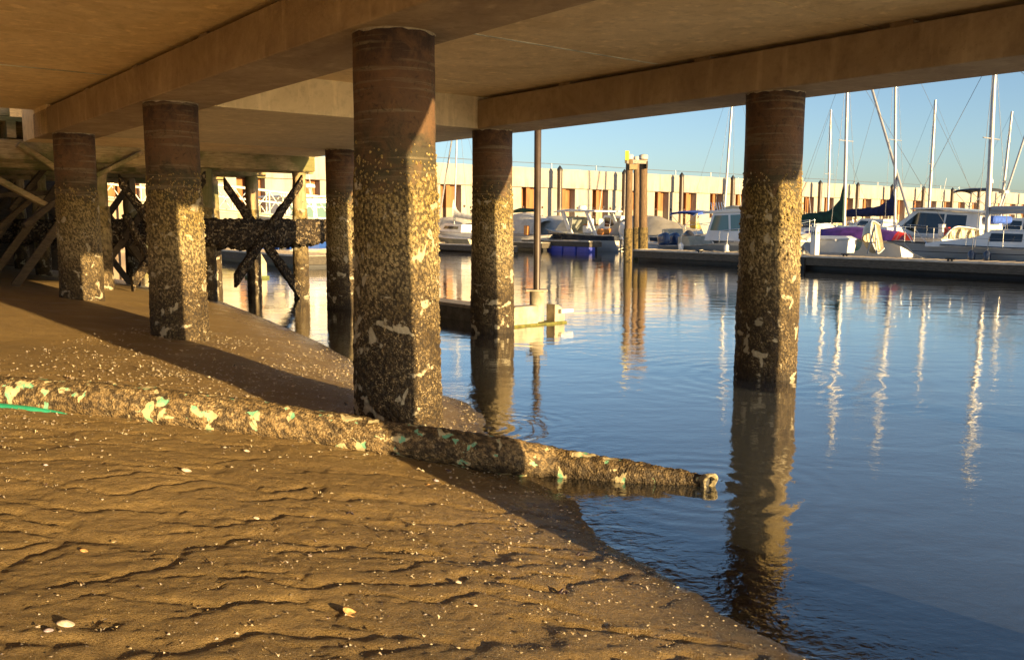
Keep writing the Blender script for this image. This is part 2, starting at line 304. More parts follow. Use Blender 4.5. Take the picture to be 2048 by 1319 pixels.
class MB:
    def __init__(s, T=None): s.v = []; s.f = []; s.T = T if T is not None else Matrix.Identity(4); s.sm = []
    def add(s, vs, fs, smooth=False):
        o = len(s.v); s.v += [tuple(s.T @ Vector(tuple(map(float, p)))) for p in vs]; s.f += [tuple(o+i for i in f) for f in fs]; s.sm += [smooth]*len(fs); return s
    def box(s, c, d, R=None, bev=0.):
        x, y, z = [q/2 for q in d]; bev = min(bev, x*.9, y*.9, z*.9)
        if bev <= 0:
            vs = [(sx*x, sy*y, sz*z) for sz in (-1, 1) for sx, sy in ((-1, -1), (1, -1), (1, 1), (-1, 1))]
            fs = [(3, 2, 1, 0), (4, 5, 6, 7), (0, 1, 5, 4), (1, 2, 6, 5), (2, 3, 7, 6), (3, 0, 4, 7)]
        else:
            vs = []; lv = [(-z, bev), (-z+bev, 0), (z-bev, 0), (z, bev)]
            for zz, i in lv:
                X, Y = x-i, y-i; b2 = bev if i == 0 else 0.0001
                for p in ((X, -Y+b2), (X, Y-b2), (X-b2, Y), (-X+b2, Y), (-X, Y-b2), (-X, -Y+b2), (-X+b2, -Y), (X-b2, -Y)): vs.append((p[0], p[1], zz))
            fs = [tuple(range(7, -1, -1)), tuple(range(24, 32))]+[(k*8+i, k*8+(i+1) % 8, k*8+8+(i+1) % 8, k*8+8+i) for k in range(3) for i in range(8)]
        if R is not None: vs = [tuple(R @ Vector(p)) for p in vs]
        return s.add([(p[0]+c[0], p[1]+c[1], p[2]+c[2]) for p in vs], fs)
    def beam(s, a, b, wd, ht, bev=0., upv=(0, 0, 1)):
        a, b = Vector(tuple(map(float, a))), Vector(tuple(map(float, b))); x = (b-a); l = x.length; x.normalize(); y = Vector(upv).cross(x)
        if y.length < 1e-4: y = Vector((0, 1, 0))
        y.normalize(); z = x.cross(y); R = Matrix((x, y, z)).transposed(); return s.box((a+b)/2, (l, wd, ht), R, bev)
    def tube(s, pts, r, n=8, cap=True, rr=None):
        pts = [Vector(tuple(map(float, p))) for p in pts]; vs = []; k = len(pts); prev = None
        for i, p in enumerate(pts):
            d = (pts[min(i+1, k-1)]-pts[max(i-1, 0)]).normalized(); ref = Vector((0, 0, 1)) if abs(d.z) < .95 else Vector((0, 1, 0))
            a = ref.cross(d).normalized(); b = d.cross(a); R = rr[i] if rr else r
            vs += [p+a*R*math.cos(t*2*math.pi/n)+b*R*math.sin(t*2*math.pi/n) for t in range(n)]
        fs = [(i*n+t, i*n+(t+1) % n, (i+1)*n+(t+1) % n, (i+1)*n+t) for i in range(k-1) for t in range(n)]
        s.add(vs, fs, True)
        if cap: s.add(vs[:n], [tuple(range(n-1, -1, -1))]); s.add(vs[-n:], [tuple(range(n))])
        return s
    def lathe(s, c, prof, n=24):
        vs = [(c[0]+r*math.cos(t*2*math.pi/n), c[1]+r*math.sin(t*2*math.pi/n), c[2]+z) for r, z in prof for t in range(n)]
        fs = [(i*n+t, i*n+(t+1) % n, (i+1)*n+(t+1) % n, (i+1)*n+t) for i in range(len(prof)-1) for t in range(n)]
        return s.add(vs, fs, True)
    def ell(s, c, r, n=12, m=8, R=None, ex=1.):
        vs = []
        def sg(a): return math.copysign(abs(a)**ex, a)
        for i in range(m+1):
            ph = math.pi*i/m
            for t in range(n):
                th = 2*math.pi*t/n; p = Vector((sg(math.sin(ph))*sg(math.cos(th))*r[0], sg(math.sin(ph))*sg(math.sin(th))*r[1], sg(math.cos(ph))*r[2]))
                if R is not None: p = R @ p
                vs.append((p.x+c[0], p.y+c[1], p.z+c[2]))
        return s.add(vs, [(i*n+t, (i+1)*n+t, (i+1)*n+(t+1) % n, i*n+(t+1) % n) for i in range(m) for t in range(n)], True)
    def prism(s, poly, z0, z1):
        n = len(poly); vs = [(x, y, z0) for x, y in poly]+[(x, y, z1) for x, y in poly]
        return s.add(vs, [tuple(range(n-1, -1, -1)), tuple(range(n, 2*n))]+[(i, (i+1) % n, n+(i+1) % n, n+i) for i in range(n)])
    def side(s, poly, y0, y1):      # polygon in x,z pushed out along y
        n = len(poly); vs = [(x, y0, z) for x, z in poly]+[(x, y1, z) for x, z in poly]
        return s.add(vs, [tuple(range(n)), tuple(range(2*n-1, n-1, -1))]+[((i+1) % n, i, n+i, n+(i+1) % n) for i in range(n)])
    def build(s, name, m, parent=None, bevel=0.):
        P = parent; off = Vector((0, 0, 0))
        while P is not None: off += P.location; P = P.parent
        me = bpy.data.meshes.new(name); me.from_pydata([tuple(Vector(p)-off) for p in s.v], [], s.f); me.update()
        me.polygons.foreach_set('use_smooth', s.sm)
        o = link(name, me, M[m] if isinstance(m, str) else m, parent)
        if bevel: b = o.modifiers.new('bevel', 'BEVEL'); b.width = bevel; b.segments = 2; b.limit_method = 'ANGLE'
        return o
def tag(o, label=None, cat=None, group=None, kind=None):
    for k, v in (('label', label), ('category', cat), ('group', group), ('kind', kind)):
        if v: o[k] = v
    return o
def thing(name, label, cat, loc, group=None):
    o = bpy.data.objects.new(name, None); C.objects.link(o); o.location = tuple(map(float, loc)); o.empty_display_size = .2; return tag(o, label, cat, group)
def frame(loc, ang, pitch=0, roll=0): return Matrix.Translation(tuple(map(float, loc))) @ Matrix.Rotation(ang, 4, 'Z') @ Matrix.Rotation(pitch, 4, 'Y') @ Matrix.Rotation(roll, 4, 'X')
A1 = math.atan2(D1[1], D1[0]); A2 = math.atan2(D2[1], D2[0])
FUV = Matrix(((D1[0], D2[0], 0, O[0]), (D1[1], D2[1], 0, O[1]), (0, 0, 1, 0), (0, 0, 0, 1)))   # (u,v,z) -> world (mirrored, faces are two-sided)
# ------------------------------------------------------------------ terrain
SH = [(80, 532), (120, 537), (262, 563), (300, 575), (380, 590), (435, 600), (500, 625), (560, 650), (640, 685), (720, 730), (800, 765), (880, 788), (930, 803), (962, 830), (966, 845), (950, 858), (960, 868), (1010, 885), (1040, 895), (1075, 955), (1110, 985), (1150, 1000), (1170, 1040), (1210, 1090), (1300, 1130), (1400, 1190), (1440, 1225), (1540, 1275), (1620, 1319)]
SP = np.array([(-90, 60), (-40, 46)]+[tuple(G(x, y)[:2]) for x, y in SH]+[(1.5, 2.5), (2.1, 1), (2.6, -1), (3.2, -5), (5, -20), (-90, -20)])
def shore_d(x, y):
    px, py = x.ravel(), y.ravel(); best = np.full(px.shape, 1e9); ins = np.zeros(px.shape, bool); n = len(SP)
    for i in range(n):
        a, b = SP[i], SP[(i+1) % n]; d = b-a
        if not (i >= n-3):
            t = np.clip(((px-a[0])*d[0]+(py-a[1])*d[1])/(d@d), 0, 1); q = (px-a[0]-t*d[0])**2+(py-a[1]-t*d[1])**2; best = np.minimum(best, q)
        c = (a[1] > py) != (b[1] > py); ins ^= c & (px < (b[0]-a[0])*(py-a[1])/(b[1]-a[1]+1e-12)+a[0])
    return (np.sqrt(best)*np.where(ins, 1, -1)).reshape(x.shape)
def base_h(x, y):
    d = shore_d(x, y); h = np.where(d > 0, 1.0*(1-np.exp(-np.maximum(d, 0)/5.)), -1.6*(1-np.exp(np.minimum(d, 0)/9.)))
    h = h + (n2(x, y, .45, 3, 3)-.5)*.10*np.clip(np.abs(d)/1.5, 0, 1)
    dC = np.hypot(x-O[0]-.05, y-O[1]-.1); return h + .035*np.exp(-(dC/.55)**2) - .03*np.exp(-(np.hypot(x+4.04, y-10.57)/.5)**2)
def ground(px, py):
    d = ray(px, py); t = 2.; s = np.linspace(2, 40, 1500); p = CAM[:, None]+d[:, None]*s; hh = base_h(p[0], p[1]); k = np.argmax(p[2] < np.maximum(hh, 0)); return p[:, k]
# rills: streams walk down towards the water, later ones are drawn into the grooves of earlier ones
RX0, RX1, RY0, RY1, RS = -4.6, 1.8, 2.2, 9.2, .016
rx = np.arange(RX0, RX1, RS); ry = np.arange(RY0, RY1, RS); XX, YY = np.meshgrid(rx, ry, indexing='ij')
H0 = base_h(XX, YY)
tilt = -.09*XX - .05*YY
nf = (n2(XX, YY*1.2, 2.6, 4, 21)-.5)*.22+(n2(XX*.8, YY*1.4, 6, 3, 22)-.5)*.05
Hf = H0*.8+tilt+nf; carve = np.zeros_like(Hf); GX, GY = np.gradient(Hf, RS)
for batch in range(24):
    n_ = 170; xs = rng.uniform(RX0+.1, RX1-.6, n_); ys = rng.uniform(RY0+.1, RY1-.2, n_); dx = np.ones(n_); dy = np.zeros(n_)
    cg = carve.copy()
    for _ in range(3): cg = (cg+np.roll(cg, 1, 0)+np.roll(cg, -1, 0)+np.roll(cg, 1, 1)+np.roll(cg, -1, 1))/5
    CX, CY = np.gradient(np.minimum(cg, 6), RS); acc = np.zeros_like(carve); life = rng.integers(30, 300, n_)
    for st in range(300):
        i = np.clip(((xs-RX0)/RS).astype(int), 1, len(rx)-2); j = np.clip(((ys-RY0)/RS).astype(int), 1, len(ry)-2)
        gx = -GX[i, j]*1.0+CX[i, j]*.02+.07; gy = -GY[i, j]*1.0+CY[i, j]*.035+.02
        q = np.hypot(gx, gy)+1e-6; dx = dx*.72+gx/q*.28; dy = dy*.72+gy/q*.28+rng.normal(0, .05, n_); q = np.hypot(dx, dy)+1e-6; dx /= q; dy /= q
        ok = (xs > RX0) & (xs < RX1-.05) & (ys > RY0) & (ys < RY1-.05) & (H0[i, j] > .0) & (st < life)
        np.add.at(acc, (i[ok], j[ok]), 1.); xs = np.where(ok, xs+dx*RS*.8, xs); ys = np.where(ok, ys+dy*RS*.8, ys)
    carve = carve+np.minimum(acc, 4)
dep = np.log1p(np.maximum(carve-.8, 0))*.0062; dep = np.minimum(dep, .015)
for _ in range(0): dep = (dep*2+np.roll(dep, 1, 0)+np.roll(dep, -1, 0)+np.roll(dep, 1, 1)+np.roll(dep, -1, 1))/6
edge = np.clip((XX-RX0)/.8, 0, 1)*np.clip((RX1-XX)/.4, 0, 1)*np.clip((YY-RY0)/.2, 0, 1)*np.clip((RY1-YY)/3.2, 0, 1)*np.clip(H0/.05, 0, 1)
dep *= edge*np.clip(.25+1.6*(n2(XX, YY, .5, 2, 31)-.25), .15, 1.2)
def rill(x, y):
    fx = np.clip((x-RX0)/RS, 0, len(rx)-1.001); fy = np.clip((y-RY0)/RS, 0, len(ry)-1.001); i = fx.astype(int); j = fy.astype(int); a = fx-i; b = fy-j
    r = dep[i, j]*(1-a)*(1-b)+dep[i+1, j]*a*(1-b)+dep[i, j+1]*(1-a)*b+dep[i+1, j+1]*a*b
    return np.where((x < RX0) | (x > RX1-RS) | (y < RY0) | (y > RY1-RS), 0, r)
def full_h(x, y):
    near = np.exp(-np.maximum(np.hypot(x, y-4)-4, 0)/4)
    return base_h(x, y)-rill(x, y)+((n2(x, y*1.6, 2.2, 4, 41)-.5)*.010+(n2(x, y*1.5, 11, 4, 42)-.5)*.010+(n2(x, y, 34, 2, 43)-.5)*.010)*near
def axis(segs):
    out = []
    for a, b, s in segs: out += list(np.arange(a, b-1e-6, s))
    return np.array(out+[segs[-1][1]])
def geom_out(a, b, n): return list(a+(b-a)*(np.linspace(0, 1, n)**3))
ax = np.array(list(-np.array(geom_out(22, 12000, 16))[::-1])+list(axis([(-21.5, -6, .25), (-6, -4, .04), (-4, 1.9, .0165), (1.9, 4, .05), (4, 12, .3)]))+geom_out(13, 12000, 14))
ay = np.array([-8000, -2000, -400, -80, -20]+list(axis([(-8, 2, .4), (2, 2.4, .05), (2.4, 6.2, .0165), (6.2, 9.5, .03), (9.5, 18, .1), (18, 45, .4)]))+geom_out(46, 14000, 14))
gx_, gy_ = np.meshgrid(ax, ay, indexing='ij'); gz = full_h(gx_, gy_)
far = np.hypot(gx_, gy_) > 60; gz = np.where(far & (gx_ > -30), np.minimum(gz, -1.5), gz)
me = npmesh('mud_ground', np.stack([gx_, gy_, gz], -1).reshape(-1, 3), gridfaces(len(ax), len(ay)))
tag(link('mud_ground', me, M['mud']), kind='structure')
# water
wx = np.array(list(-np.array(geom_out(22, 12000, 16))[::-1])+list(axis([(-21.5, -4, .3), (-4, 4, .06), (4, 16, .4)]))+geom_out(17, 12000, 14))
wy = np.array([-8000, -2000, -400, -80, -20]+list(axis([(-8, 2, .4), (2, 9, .06), (9, 20, .2), (20, 45, .6)]))+geom_out(46, 14000, 14))
qx, qy = np.meshgrid(wx, wy, indexing='ij'); dd = -shore_d(qx, qy)
Tp, Rp = W(5.05, 4.8), W(0, 4.67)
RINGS += [(Rp[0], Rp[1], 24, 2.6, .0009), (1.25, 5.55, 34, 1.2, .0012), (Tp[0], Tp[1], 17, 3, .0006), (-.2, 7.1, 40, 1.1, .0014)]
M['water'] = m_water()
rip = np.exp(-np.maximum(dd, 0)/.35)*np.exp(-np.maximum(qy-9, 0)/3)
me = npmesh('water', np.stack([qx, qy, np.zeros_like(qx)], -1).reshape(-1, 3), gridfaces(len(wx), len(wy)), attrs={'depth': np.clip(-base_h(qx, qy), 0, 5), 'ripple': rip})
tag(link('water', me, M['water']), kind='structure')
# hill beyond the wall, at the right edge
hb = MB(); pts = []
hx = np.linspace(3900, 8200, 60); hyy = 8000
prof = [max(0, 430*math.exp(-((x-5400)/900)**2)+190*math.exp(-((x-6900)/800)**2)+12*math.sin(x*.013)) for x in hx]
vs = []
for k, x in enumerate(hx):
    for t, yy in ((0, -700), (.6, -350), (1, 0), (.5, 500), (0, 900)): vs.append((x, hyy+yy, -3+prof[k]*t))
hb.add(vs, [tuple(int(q) for q in f) for f in gridfaces(60, 5)], True); tag(hb.build('hills', 'hill'), kind='structure')
# ------------------------------------------------------------------ concrete pier
pier = thing('concrete_pier', 'brown concrete pier deck on rusty barnacled steel piles, spanning overhead', 'pier', W(0, 0, 3.04))
ZB, ZS = 3.042, 3.45
def ubox(mb, u0, u1, v0, v1, z0, z1): return mb.add([(u, v, z) for z in (z0, z1) for u, v in ((u0, v0), (u1, v0), (u1, v1), (u0, v1))], [(3, 2, 1, 0), (4, 5, 6, 7), (0, 1, 5, 4), (1, 2, 6, 5), (2, 3, 7, 6), (3, 0, 4, 7)])
U0 = -6.6
joints = [-3.8, -1.2, 1.42, 3.95, 6.35, 8.7, 11.0]
for a, b in zip([U0]+joints[:-1], joints):      # left bay and middle bay planks meet at thin open joints
    mb = MB(FUV); ubox(mb, a+.011, b-.011, -4.9, .9, ZS+.055, ZS+.4); mb.build('deck_slab', 'slab', pier)
    if a < 4.9: mb = MB(FUV); ubox(mb, a+.011, min(b, 4.97)-.011, .906, 4.9, ZS+.052, ZS+.4); mb.build('deck_slab', 'slab', pier)
mb = MB(FUV); ubox(mb, U0, 5.0, 4.906, 5.5, ZS+.054, ZS+.4); mb.build('deck_slab', 'slab', pier)
mb = MB(FUV); ubox(mb, U0, 11.05, -.36, .455, ZB, ZS); mb.build('cap_beam', 'beam', pier, .012)
for u in np.arange(U0+.4, 11, 2.3): mb = MB(FUV); ubox(mb, u, u+.22, -.30, .40, ZS+.002, ZS+.053); mb.build('bearing_pad', 'beam', pier)
mb = MB(FUV); ubox(mb, U0, 4.94, 4.385, 5.235, ZB, ZS); mb.build('cap_beam', 'beam', pier, .012)
for u in np.arange(U0+.4, 4.6, 2.3): mb = MB(FUV); ubox(mb, u, u+.22, 4.45, 5.18, ZS+.002, ZS+.050); mb.build('bearing_pad', 'beam', pier)
for u, m_ in ((1.42, .02), (6.35, .02)):
    for (va, vb) in (((.46, 4.38),) if u < 4.9 else ())+((-4.39, -.37),):
        mb = MB(FUV); ubox(mb, u-m_, u+m_, va, vb, ZS+.046, ZS+.05); mb.build('mortar_joint', simple('pale_joint_mortar', (.92, .84, .66), .9, 0, .5, 3), pier)
# deep solid slab over the far bays: its near face is the lit one
mb = MB(FUV); ubox(mb, 4.945, 9.98, .458, 5.235, ZB+.003, ZS+.39); mb.build('deep_slab', 'cross', pier, .01)
mb = MB(FUV); ubox(mb, 9.995, 12.0, -.36, 5.232, ZB+.006, ZS+.39); mb.build('end_beam', 'slab', pier, .01)
mb = MB(FUV); ubox(mb, U0, 11, -9.9, -4.906, ZS+.05, ZS+.4); mb.build('deck_slab', 'slab', pier)
mb = MB(FUV); ubox(mb, U0, 11.05, -5.2, -4.4, ZB, ZS); mb.build('cap_beam', 'beam', pier, .012)
def crust_mesh(name, cx, cy, zb, ztop, r, n, dz, seed, thick=.028):
    ph = np.arange(n)*2*math.pi/n; z = np.arange(zb, ztop+.35, dz); Z, P = np.meshgrid(z, ph, indexing='ij')
    c, s = np.cos(P), np.sin(P); q = np.stack([c*r+cx, s*r+cy, Z], -1)
    ed = ztop + (fbm(q*np.array([5, 5, 2.]), 3, seed)-.5)*.34 + (noise(q*np.array([30, 30, 9.]), seed+2)-.5)*.22
    cov = np.clip((ed-Z)/.10, -1, 1)
    d1, v1 = worley(q*np.array([48, 48, 34.]), seed+1); d2, v2 = worley(q*15, seed+4)
    tone = np.clip(1-d1*1.15, 0, 1)
    low = np.clip((1.5-Z)/1.0, 0, 1)
    t = .006+thick*(.35+.65*low)*(.5*tone+.2)+.012*np.clip(1-d2*1.2, 0, 1)*(.3+low)+.03*(fbm(q*3, 2, seed+8)-.35)*(.3+low)
    R = r + np.where(cov > 0, np.maximum(t, .003)*np.minimum(cov*1.6, 1), -.012)
    V = np.stack([cx+c*R, cy+s*R, Z], -1).reshape(-1, 3)
    return npmesh(name, V, gridfaces(len(z), n, True)[:, ::-1], attrs={'tone': tone})
def lumps(cx, cy, z0, z1, r, n, size, seed, dens=None):
    """separate upright barnacle shells: little truncated cones standing on the steel"""
    g = np.random.default_rng(seed); V = []; Fc = []
    ph = g.uniform(0, 2*math.pi, n); zz = z0+(z1-z0)*g.beta(1.1, 2.0, n) if dens == 'top' else g.uniform(z0, z1, n)
    for k in range(n):
        s = size*g.uniform(.45, 1.25); a = ph[k]; N_ = np.array([math.cos(a), math.sin(a), g.normal(0, .12)]); T_ = np.array([-math.sin(a), math.cos(a), 0]); B_ = np.array([0, 0, 1.])
        rot = g.normal(0, .5); T2 = T_*math.cos(rot)+B_*math.sin(rot); B2 = -T_*math.sin(rot)+B_*math.cos(rot)
        c = np.array([cx, cy, zz[k]])+N_*np.array([r, r, 0])-N_*.004; o = len(V); m_ = 6; el = g.uniform(1.1, 1.9)
        for rad, hh in ((s, 0), (s*.7, s*.8), (s*.38, s*1.25)):
            for t in range(m_): q = 2*math.pi*t/m_; V.append(c+T2*rad*math.cos(q)+B2*rad*el*math.sin(q)+N_*hh+B_*(-.3*hh))
        for l in range(2):
            for t in range(m_): Fc.append((o+l*m_+t, o+l*m_+(t+1) % m_, o+(l+1)*m_+(t+1) % m_, o+(l+1)*m_+t))
        Fc.append((o+12, o+13, o+14, o+15)); Fc.append((o+12, o+15, o+16, o+17))
    return np.array(V), np.array(Fc)
PILES = [('C', 0, 0, 300, .011, .1, 2.0), ('L', 4.98, -.035, 200, .016, .3, 2.0), ('F', 9.74, -.04, 130, .022, .45, 2.02), ('R', 0, 4.69, 220, .015, -.2, 2.02), ('T', 5.03, 4.73, 160, .02, -.2, 1.98), ('U', 9.8, 4.70, 120, .024, -.2, 2.0),
         ('x', -5.15, .05, 60, .04, 0, 2.0), ('x', -5.1, 4.62, 60, .04, -.3, 2.0)]
PL = {'C': 'nearest pile with cream oyster scars, pipe lying at its foot', 'L': 'second pile of the left row, standing on the mud', 'F': 'farthest pile of the left row, beside the old timber pier', 'R': 'pile standing alone in open blue water', 'T': 'pile in the water beside the floating pontoon', 'U': 'farthest pile in the water, partly behind the nearest one'}
for k, (nm, u, v, n_, dz, zb, zt) in enumerate(PILES):
    p = W(u, v); ZT = ZB-.002; off = np.array(pier.location)
    prof = [(.305, z) for z in np.arange(-1.4, ZT, .2)]+[(.305, ZT)]
    ph = np.arange(64)*2*math.pi/64; z = np.append(np.arange(-1.3, ZT-.03, .08), [ZT-.02, ZT]); Z, P = np.meshgrid(z, ph, indexing='ij')
    q = np.stack([np.cos(P)*.3+p[0], np.sin(P)*.3+p[1], Z], -1); R = .303+(fbm(q*4, 3, k)-.5)*.014
    V = np.stack([p[0]+np.cos(P)*R, p[1]+np.sin(P)*R, Z], -1).reshape(-1, 3)-off
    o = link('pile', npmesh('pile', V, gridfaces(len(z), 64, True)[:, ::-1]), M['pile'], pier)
    if nm in PL: o['label'] = PL[nm]
    # torn pale collar where the pile enters the beam
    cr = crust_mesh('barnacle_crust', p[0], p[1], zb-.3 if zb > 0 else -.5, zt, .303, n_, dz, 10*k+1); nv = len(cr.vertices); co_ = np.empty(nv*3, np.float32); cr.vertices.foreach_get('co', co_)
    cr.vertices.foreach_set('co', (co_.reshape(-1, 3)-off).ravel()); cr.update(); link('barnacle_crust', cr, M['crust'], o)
    if nm != 'x':
        V, Fc = lumps(p[0], p[1], 1.75, 2.28, .303, 1100 if nm in 'CLR' else 500, .0095 if nm in 'CLR' else .013, k+50, 'top'); me = npmesh('loose_barnacles', V-off, Fc, False, {'tone': np.full(len(V), .6)}); tag(link('loose_barnacles', me, M['crust'], o), kind='stuff')
        V, Fc = lumps(p[0], p[1], max(zb, .02), 1.9, .325, 1500 if nm == 'C' else (600 if nm in 'LR' else 300), .008 if nm == 'C' else .011, k+80); me = npmesh('shell_clusters', V-off, Fc, False, {'tone': np.tile(.8+.2*np.random.default_rng(k).random(len(V)//18)[:, None], (1, 18)).ravel()}); tag(link('shell_clusters', me, M['crust'], o), kind='stuff')
        mb = MB(); g = np.random.default_rng(k)
        vs = []; n3 = 40
        for t in range(n3): a = 2*math.pi*t/n3; h_ = .006+.02*g.random()**2; vs += [(p[0]+.309*math.cos(a), p[1]+.309*math.sin(a), ZT), (p[0]+.309*math.cos(a), p[1]+.309*math.sin(a), ZT-h_)]
        mb.add(vs, [(2*t, 2*((t+1) % n3), 2*((t+1) % n3)+1, 2*t+1) for t in range(n3)]); mb.build('grout_collar', simple('chipped_grout', (.36, .3, .2), .9, 0, .3, 20), o)
# ------------------------------------------------------------------ pipe across the mud
pc = [(-90, 748, 840, .14), (0, 752, 838, .14), (200, 758, 848, .14), (400, 786, 866, .138), (600, 820, 888, .132), (800, 853, 908, .12), (1000, 878, 944, .125), (1100, 892, 960, .123), (1200, 912, 970, .10), (1300, 928, 975, .085), (1350, 936, 974, .07), (1380, 944, 972, .055), (1412, 948, 972, .05)]
PIPE_END = {1100: (926, .06), 1200: (942, .035), 1300: (952, .03), 1350: (956, .028), 1380: (958, .03), 1412: (961, .032)}; path = []; rad = []
for x, y0, y1, r in pc:
    ym = (y0+y1)/2; Y = 5.72 if x > 300 else 5.72; p = A(x, ym, 5.78-.00012*x); path.append(p if x < 1050 else G(x, PIPE_END[x][0], PIPE_END[x][1])); rad.append(r)
path = np.array(path); rad = np.array(rad)
tt = np.linspace(0, len(pc)-1, 420); cp = np.stack([np.interp(tt, np.arange(len(pc)), path[:, k]) for k in range(3)], -1); cr_ = np.interp(tt, np.arange(len(pc)), rad)
for _ in range(18): cp[1:-1] = (cp[:-2]+cp[1:-1]*2+cp[2:])/4; cr_[1:-1] = (cr_[:-2]+2*cr_[1:-1]+cr_[2:])/4
pipe = thing('sewage_pipe', 'barnacle-crusted pipe with teal paint showing, lying across the mud into the water', 'pipe', path[5]); pipe.name = 'crusted_pipe'
n_ = 72; ph = np.arange(n_)*2*math.pi/n_; dirs = np.gradient(cp, axis=0); dirs /= np.linalg.norm(dirs, axis=1)[:, None]; sd_ = np.cross(np.array([0, 0, 1.]), dirs); sd_ /= np.linalg.norm(sd_, axis=1)[:, None]; ud = np.cross(dirs, sd_)
nn = sd_[:, None, :]*np.cos(ph)[None, :, None]+ud[:, None, :]*np.sin(ph)[None, :, None]; q = cp[:, None, :]+nn*cr_[:, None, None]
d1, _ = worley(q*34, 5); d2, _ = worley(q*13, 6); tone = np.clip(1-d1*1.1, 0, 1)
tk = .55*.016*tone+.014*np.clip(1-d2*1.2, 0, 1)+.035*(fbm(q*4, 3, 9)-.5); fade = np.clip((419-np.arange(420))/25., .15, 1)[:, None]
R = cr_[:, None]-.012+tk*fade; V = (cp[:, None, :]+nn*R[..., None]).reshape(-1, 3)-path[5]
link('crusted_shell', npmesh('crusted_shell', V, gridfaces(420, n_, True), attrs={'tone': tone}), M['pcrust'], pipe)
d = dirs[-1]*.25+np.array([.28, -.85, .10]); d /= np.linalg.norm(d); e = cp[-1]; sd_[-1] = np.cross((0, 0, 1.), d); sd_[-1] /= np.linalg.norm(sd_[-1]); ud[-1] = np.cross(d, sd_[-1]); mb = MB(); rimv = []
for rr_, off_ in ((.050, -.02), (.058, .045), (.043, .05), (.040, -.05)):
    for t in range(28): a = t*2*math.pi/28; wv = 1+.06*math.sin(3*a)+.04*math.sin(7*a); rimv.append(e+sd_[-1]*rr_*wv*math.cos(a)+ud[-1]*rr_*wv*math.sin(a)+d*(off_+.018*math.sin(a)))
mb.add(rimv, [(k*28+t, k*28+(t+1) % 28, (k+1)*28+(t+1) % 28, (k+1)*28+t) for k in range(3) for t in range(28)], True); mb.build('open_rim', simple('chalky_pipe_rim', (.42, .36, .22), .85, 0, .8, 30, .02), pipe)
mb = MB(); mb.add([e+sd_[-1]*.041*math.cos(t)+ud[-1]*.041*math.sin(t)-d*.0 for t in np.linspace(0, 6.28, 20)[:-1]], [tuple(range(19))]); mb.build('mouth_shade_disc', 'black', pipe)  # flat black disc across the bore, stands in for the shade inside
mb = None
g0 = [A(-60, 812, 5.58), A(0, 816, 5.58), A(60, 821, 5.58), A(110, 827, 5.59), A(150, 832, 5.63)]
mb = MB(); mb.tube(g0, .03, 14, True, [.034, .034, .030, .022, .006]); mb.build('exposed_teal_pipe', 'teal', pipe)
# ------------------------------------------------------------------ shells
sh_mats = {'pale': simple('pale_shell', (.5, .42, .33), .5, 0, .3, 60), 'orange': simple('orange_shell', (.5, .28, .11), .5, 0, .4, 60), 'dark': simple('mussel_shell', (.05, .035, .05), .35, 0, .4, 60), 'lilac': simple('lilac_shell', (.45, .38, .42), .45, 0, .35, 60)}
def shell(px, py, size, kind, label, ang, tilt=.25, cup=False, double=False):
    p = ground(px, py); z = float(full_h(np.array([p[0]]), np.array([p[1]]))[0]); size *= .68; name = 'mussel_shell' if kind == 'dark' else 'clam_shell'
    t = thing(name, label, 'shell', (p[0], p[1], z), 'shells lying on the mud')
    for s in ((1, -1) if double else (1,)):
        T = frame((p[0]+(.012*s if double else 0), p[1], z+size*(.16 if not cup else .22)), ang+(.9*s if double else 0), tilt*s, .15); mb = MB(T); vs = []
        n1, n2_ = 9, 16
        for i in range(n1):
            f = i/(n1-1)
            for j in range(n2_):
                a = 2*math.pi*j/n2_; rr = size*f*(1+.12*math.cos(a)); zz = size*.34*(1-f*f)*(1+.03*math.sin(i*3.)); zz = -zz+size*.2 if cup else zz
                vs.append((rr*math.cos(a)-size*.12*(1-f), rr*math.sin(a)*(.72 if kind != 'dark' else .45), zz))
        mb.add(vs, [tuple(int(x) for x in f) for f in gridfaces(n1, n2_, True)], True); o = mb.build('valve', sh_mats[kind], t); md = o.modifiers.new('t', 'SOLIDIFY'); md.thickness = .0022
shell(372, 942, .043, 'pale', 'large pink-white clam shell lying in front of the left half of the pipe', .3, .35)
shell(493, 903, .035, 'pale', 'white clam shell close below the pipe, casting a dark shadow to its left', .8, .3)
shell(856, 969, .028, 'orange', 'orange clam shell beside a lilac one at the edge of the pile shadow', 2.2, .4)
shell(872, 962, .026, 'lilac', 'lilac clam shell touching the orange one near the pile shadow', .1, .2)
shell(698, 1230, .045, 'orange', 'open cup-shaped orange-rimmed clam half at the lower middle of the mud', .2, .5, True)
shell(130, 1255, .042, 'pale', 'lumpy white shell at the bottom left beside a rill', .5, .3)
shell(97, 1268, .026, 'lilac', 'small grey-lilac shell just left of the lumpy white one', 1.2, .2)
shell(916, 1166, .026, 'pale', 'pale clam shell right of the middle of the lower mud', .9, .3)
shell(1125, 1187, .034, 'dark', 'open pair of dark purple mussel valves near the waterline', 1.0, .9, False, True)
shell(700, 1026, .026, 'dark', 'open dark mussel standing among fragments in the middle of the mud', .4, .8, False, True)
shell(167, 1103, .024, 'orange', 'rust-orange shell on the left side of the mud', .1, .3)
shell(512, 1035, .022, 'pale', 'small white shell left of the standing mussel', .1, .3)
shell(91, 932, .018, 'lilac', 'small flat lilac shell at the left edge below the pipe', .1, .2)
shell(153, 880, .02, 'pale', 'long pale double shell under the left end of the pipe', .1, .2)
shell(897, 943, .03, 'dark', 'dark shell lump in the pile shadow right under the pipe', .5, .3)
shell(1160, 1109, .026, 'dark', 'dark mussel pair close to the inlet of the water', 1.3, .8, False, True)
shell(950, 1213, .022, 'pale', 'small pale shell halfway between the mussels and the cup-shaped half', 1.3, .3)
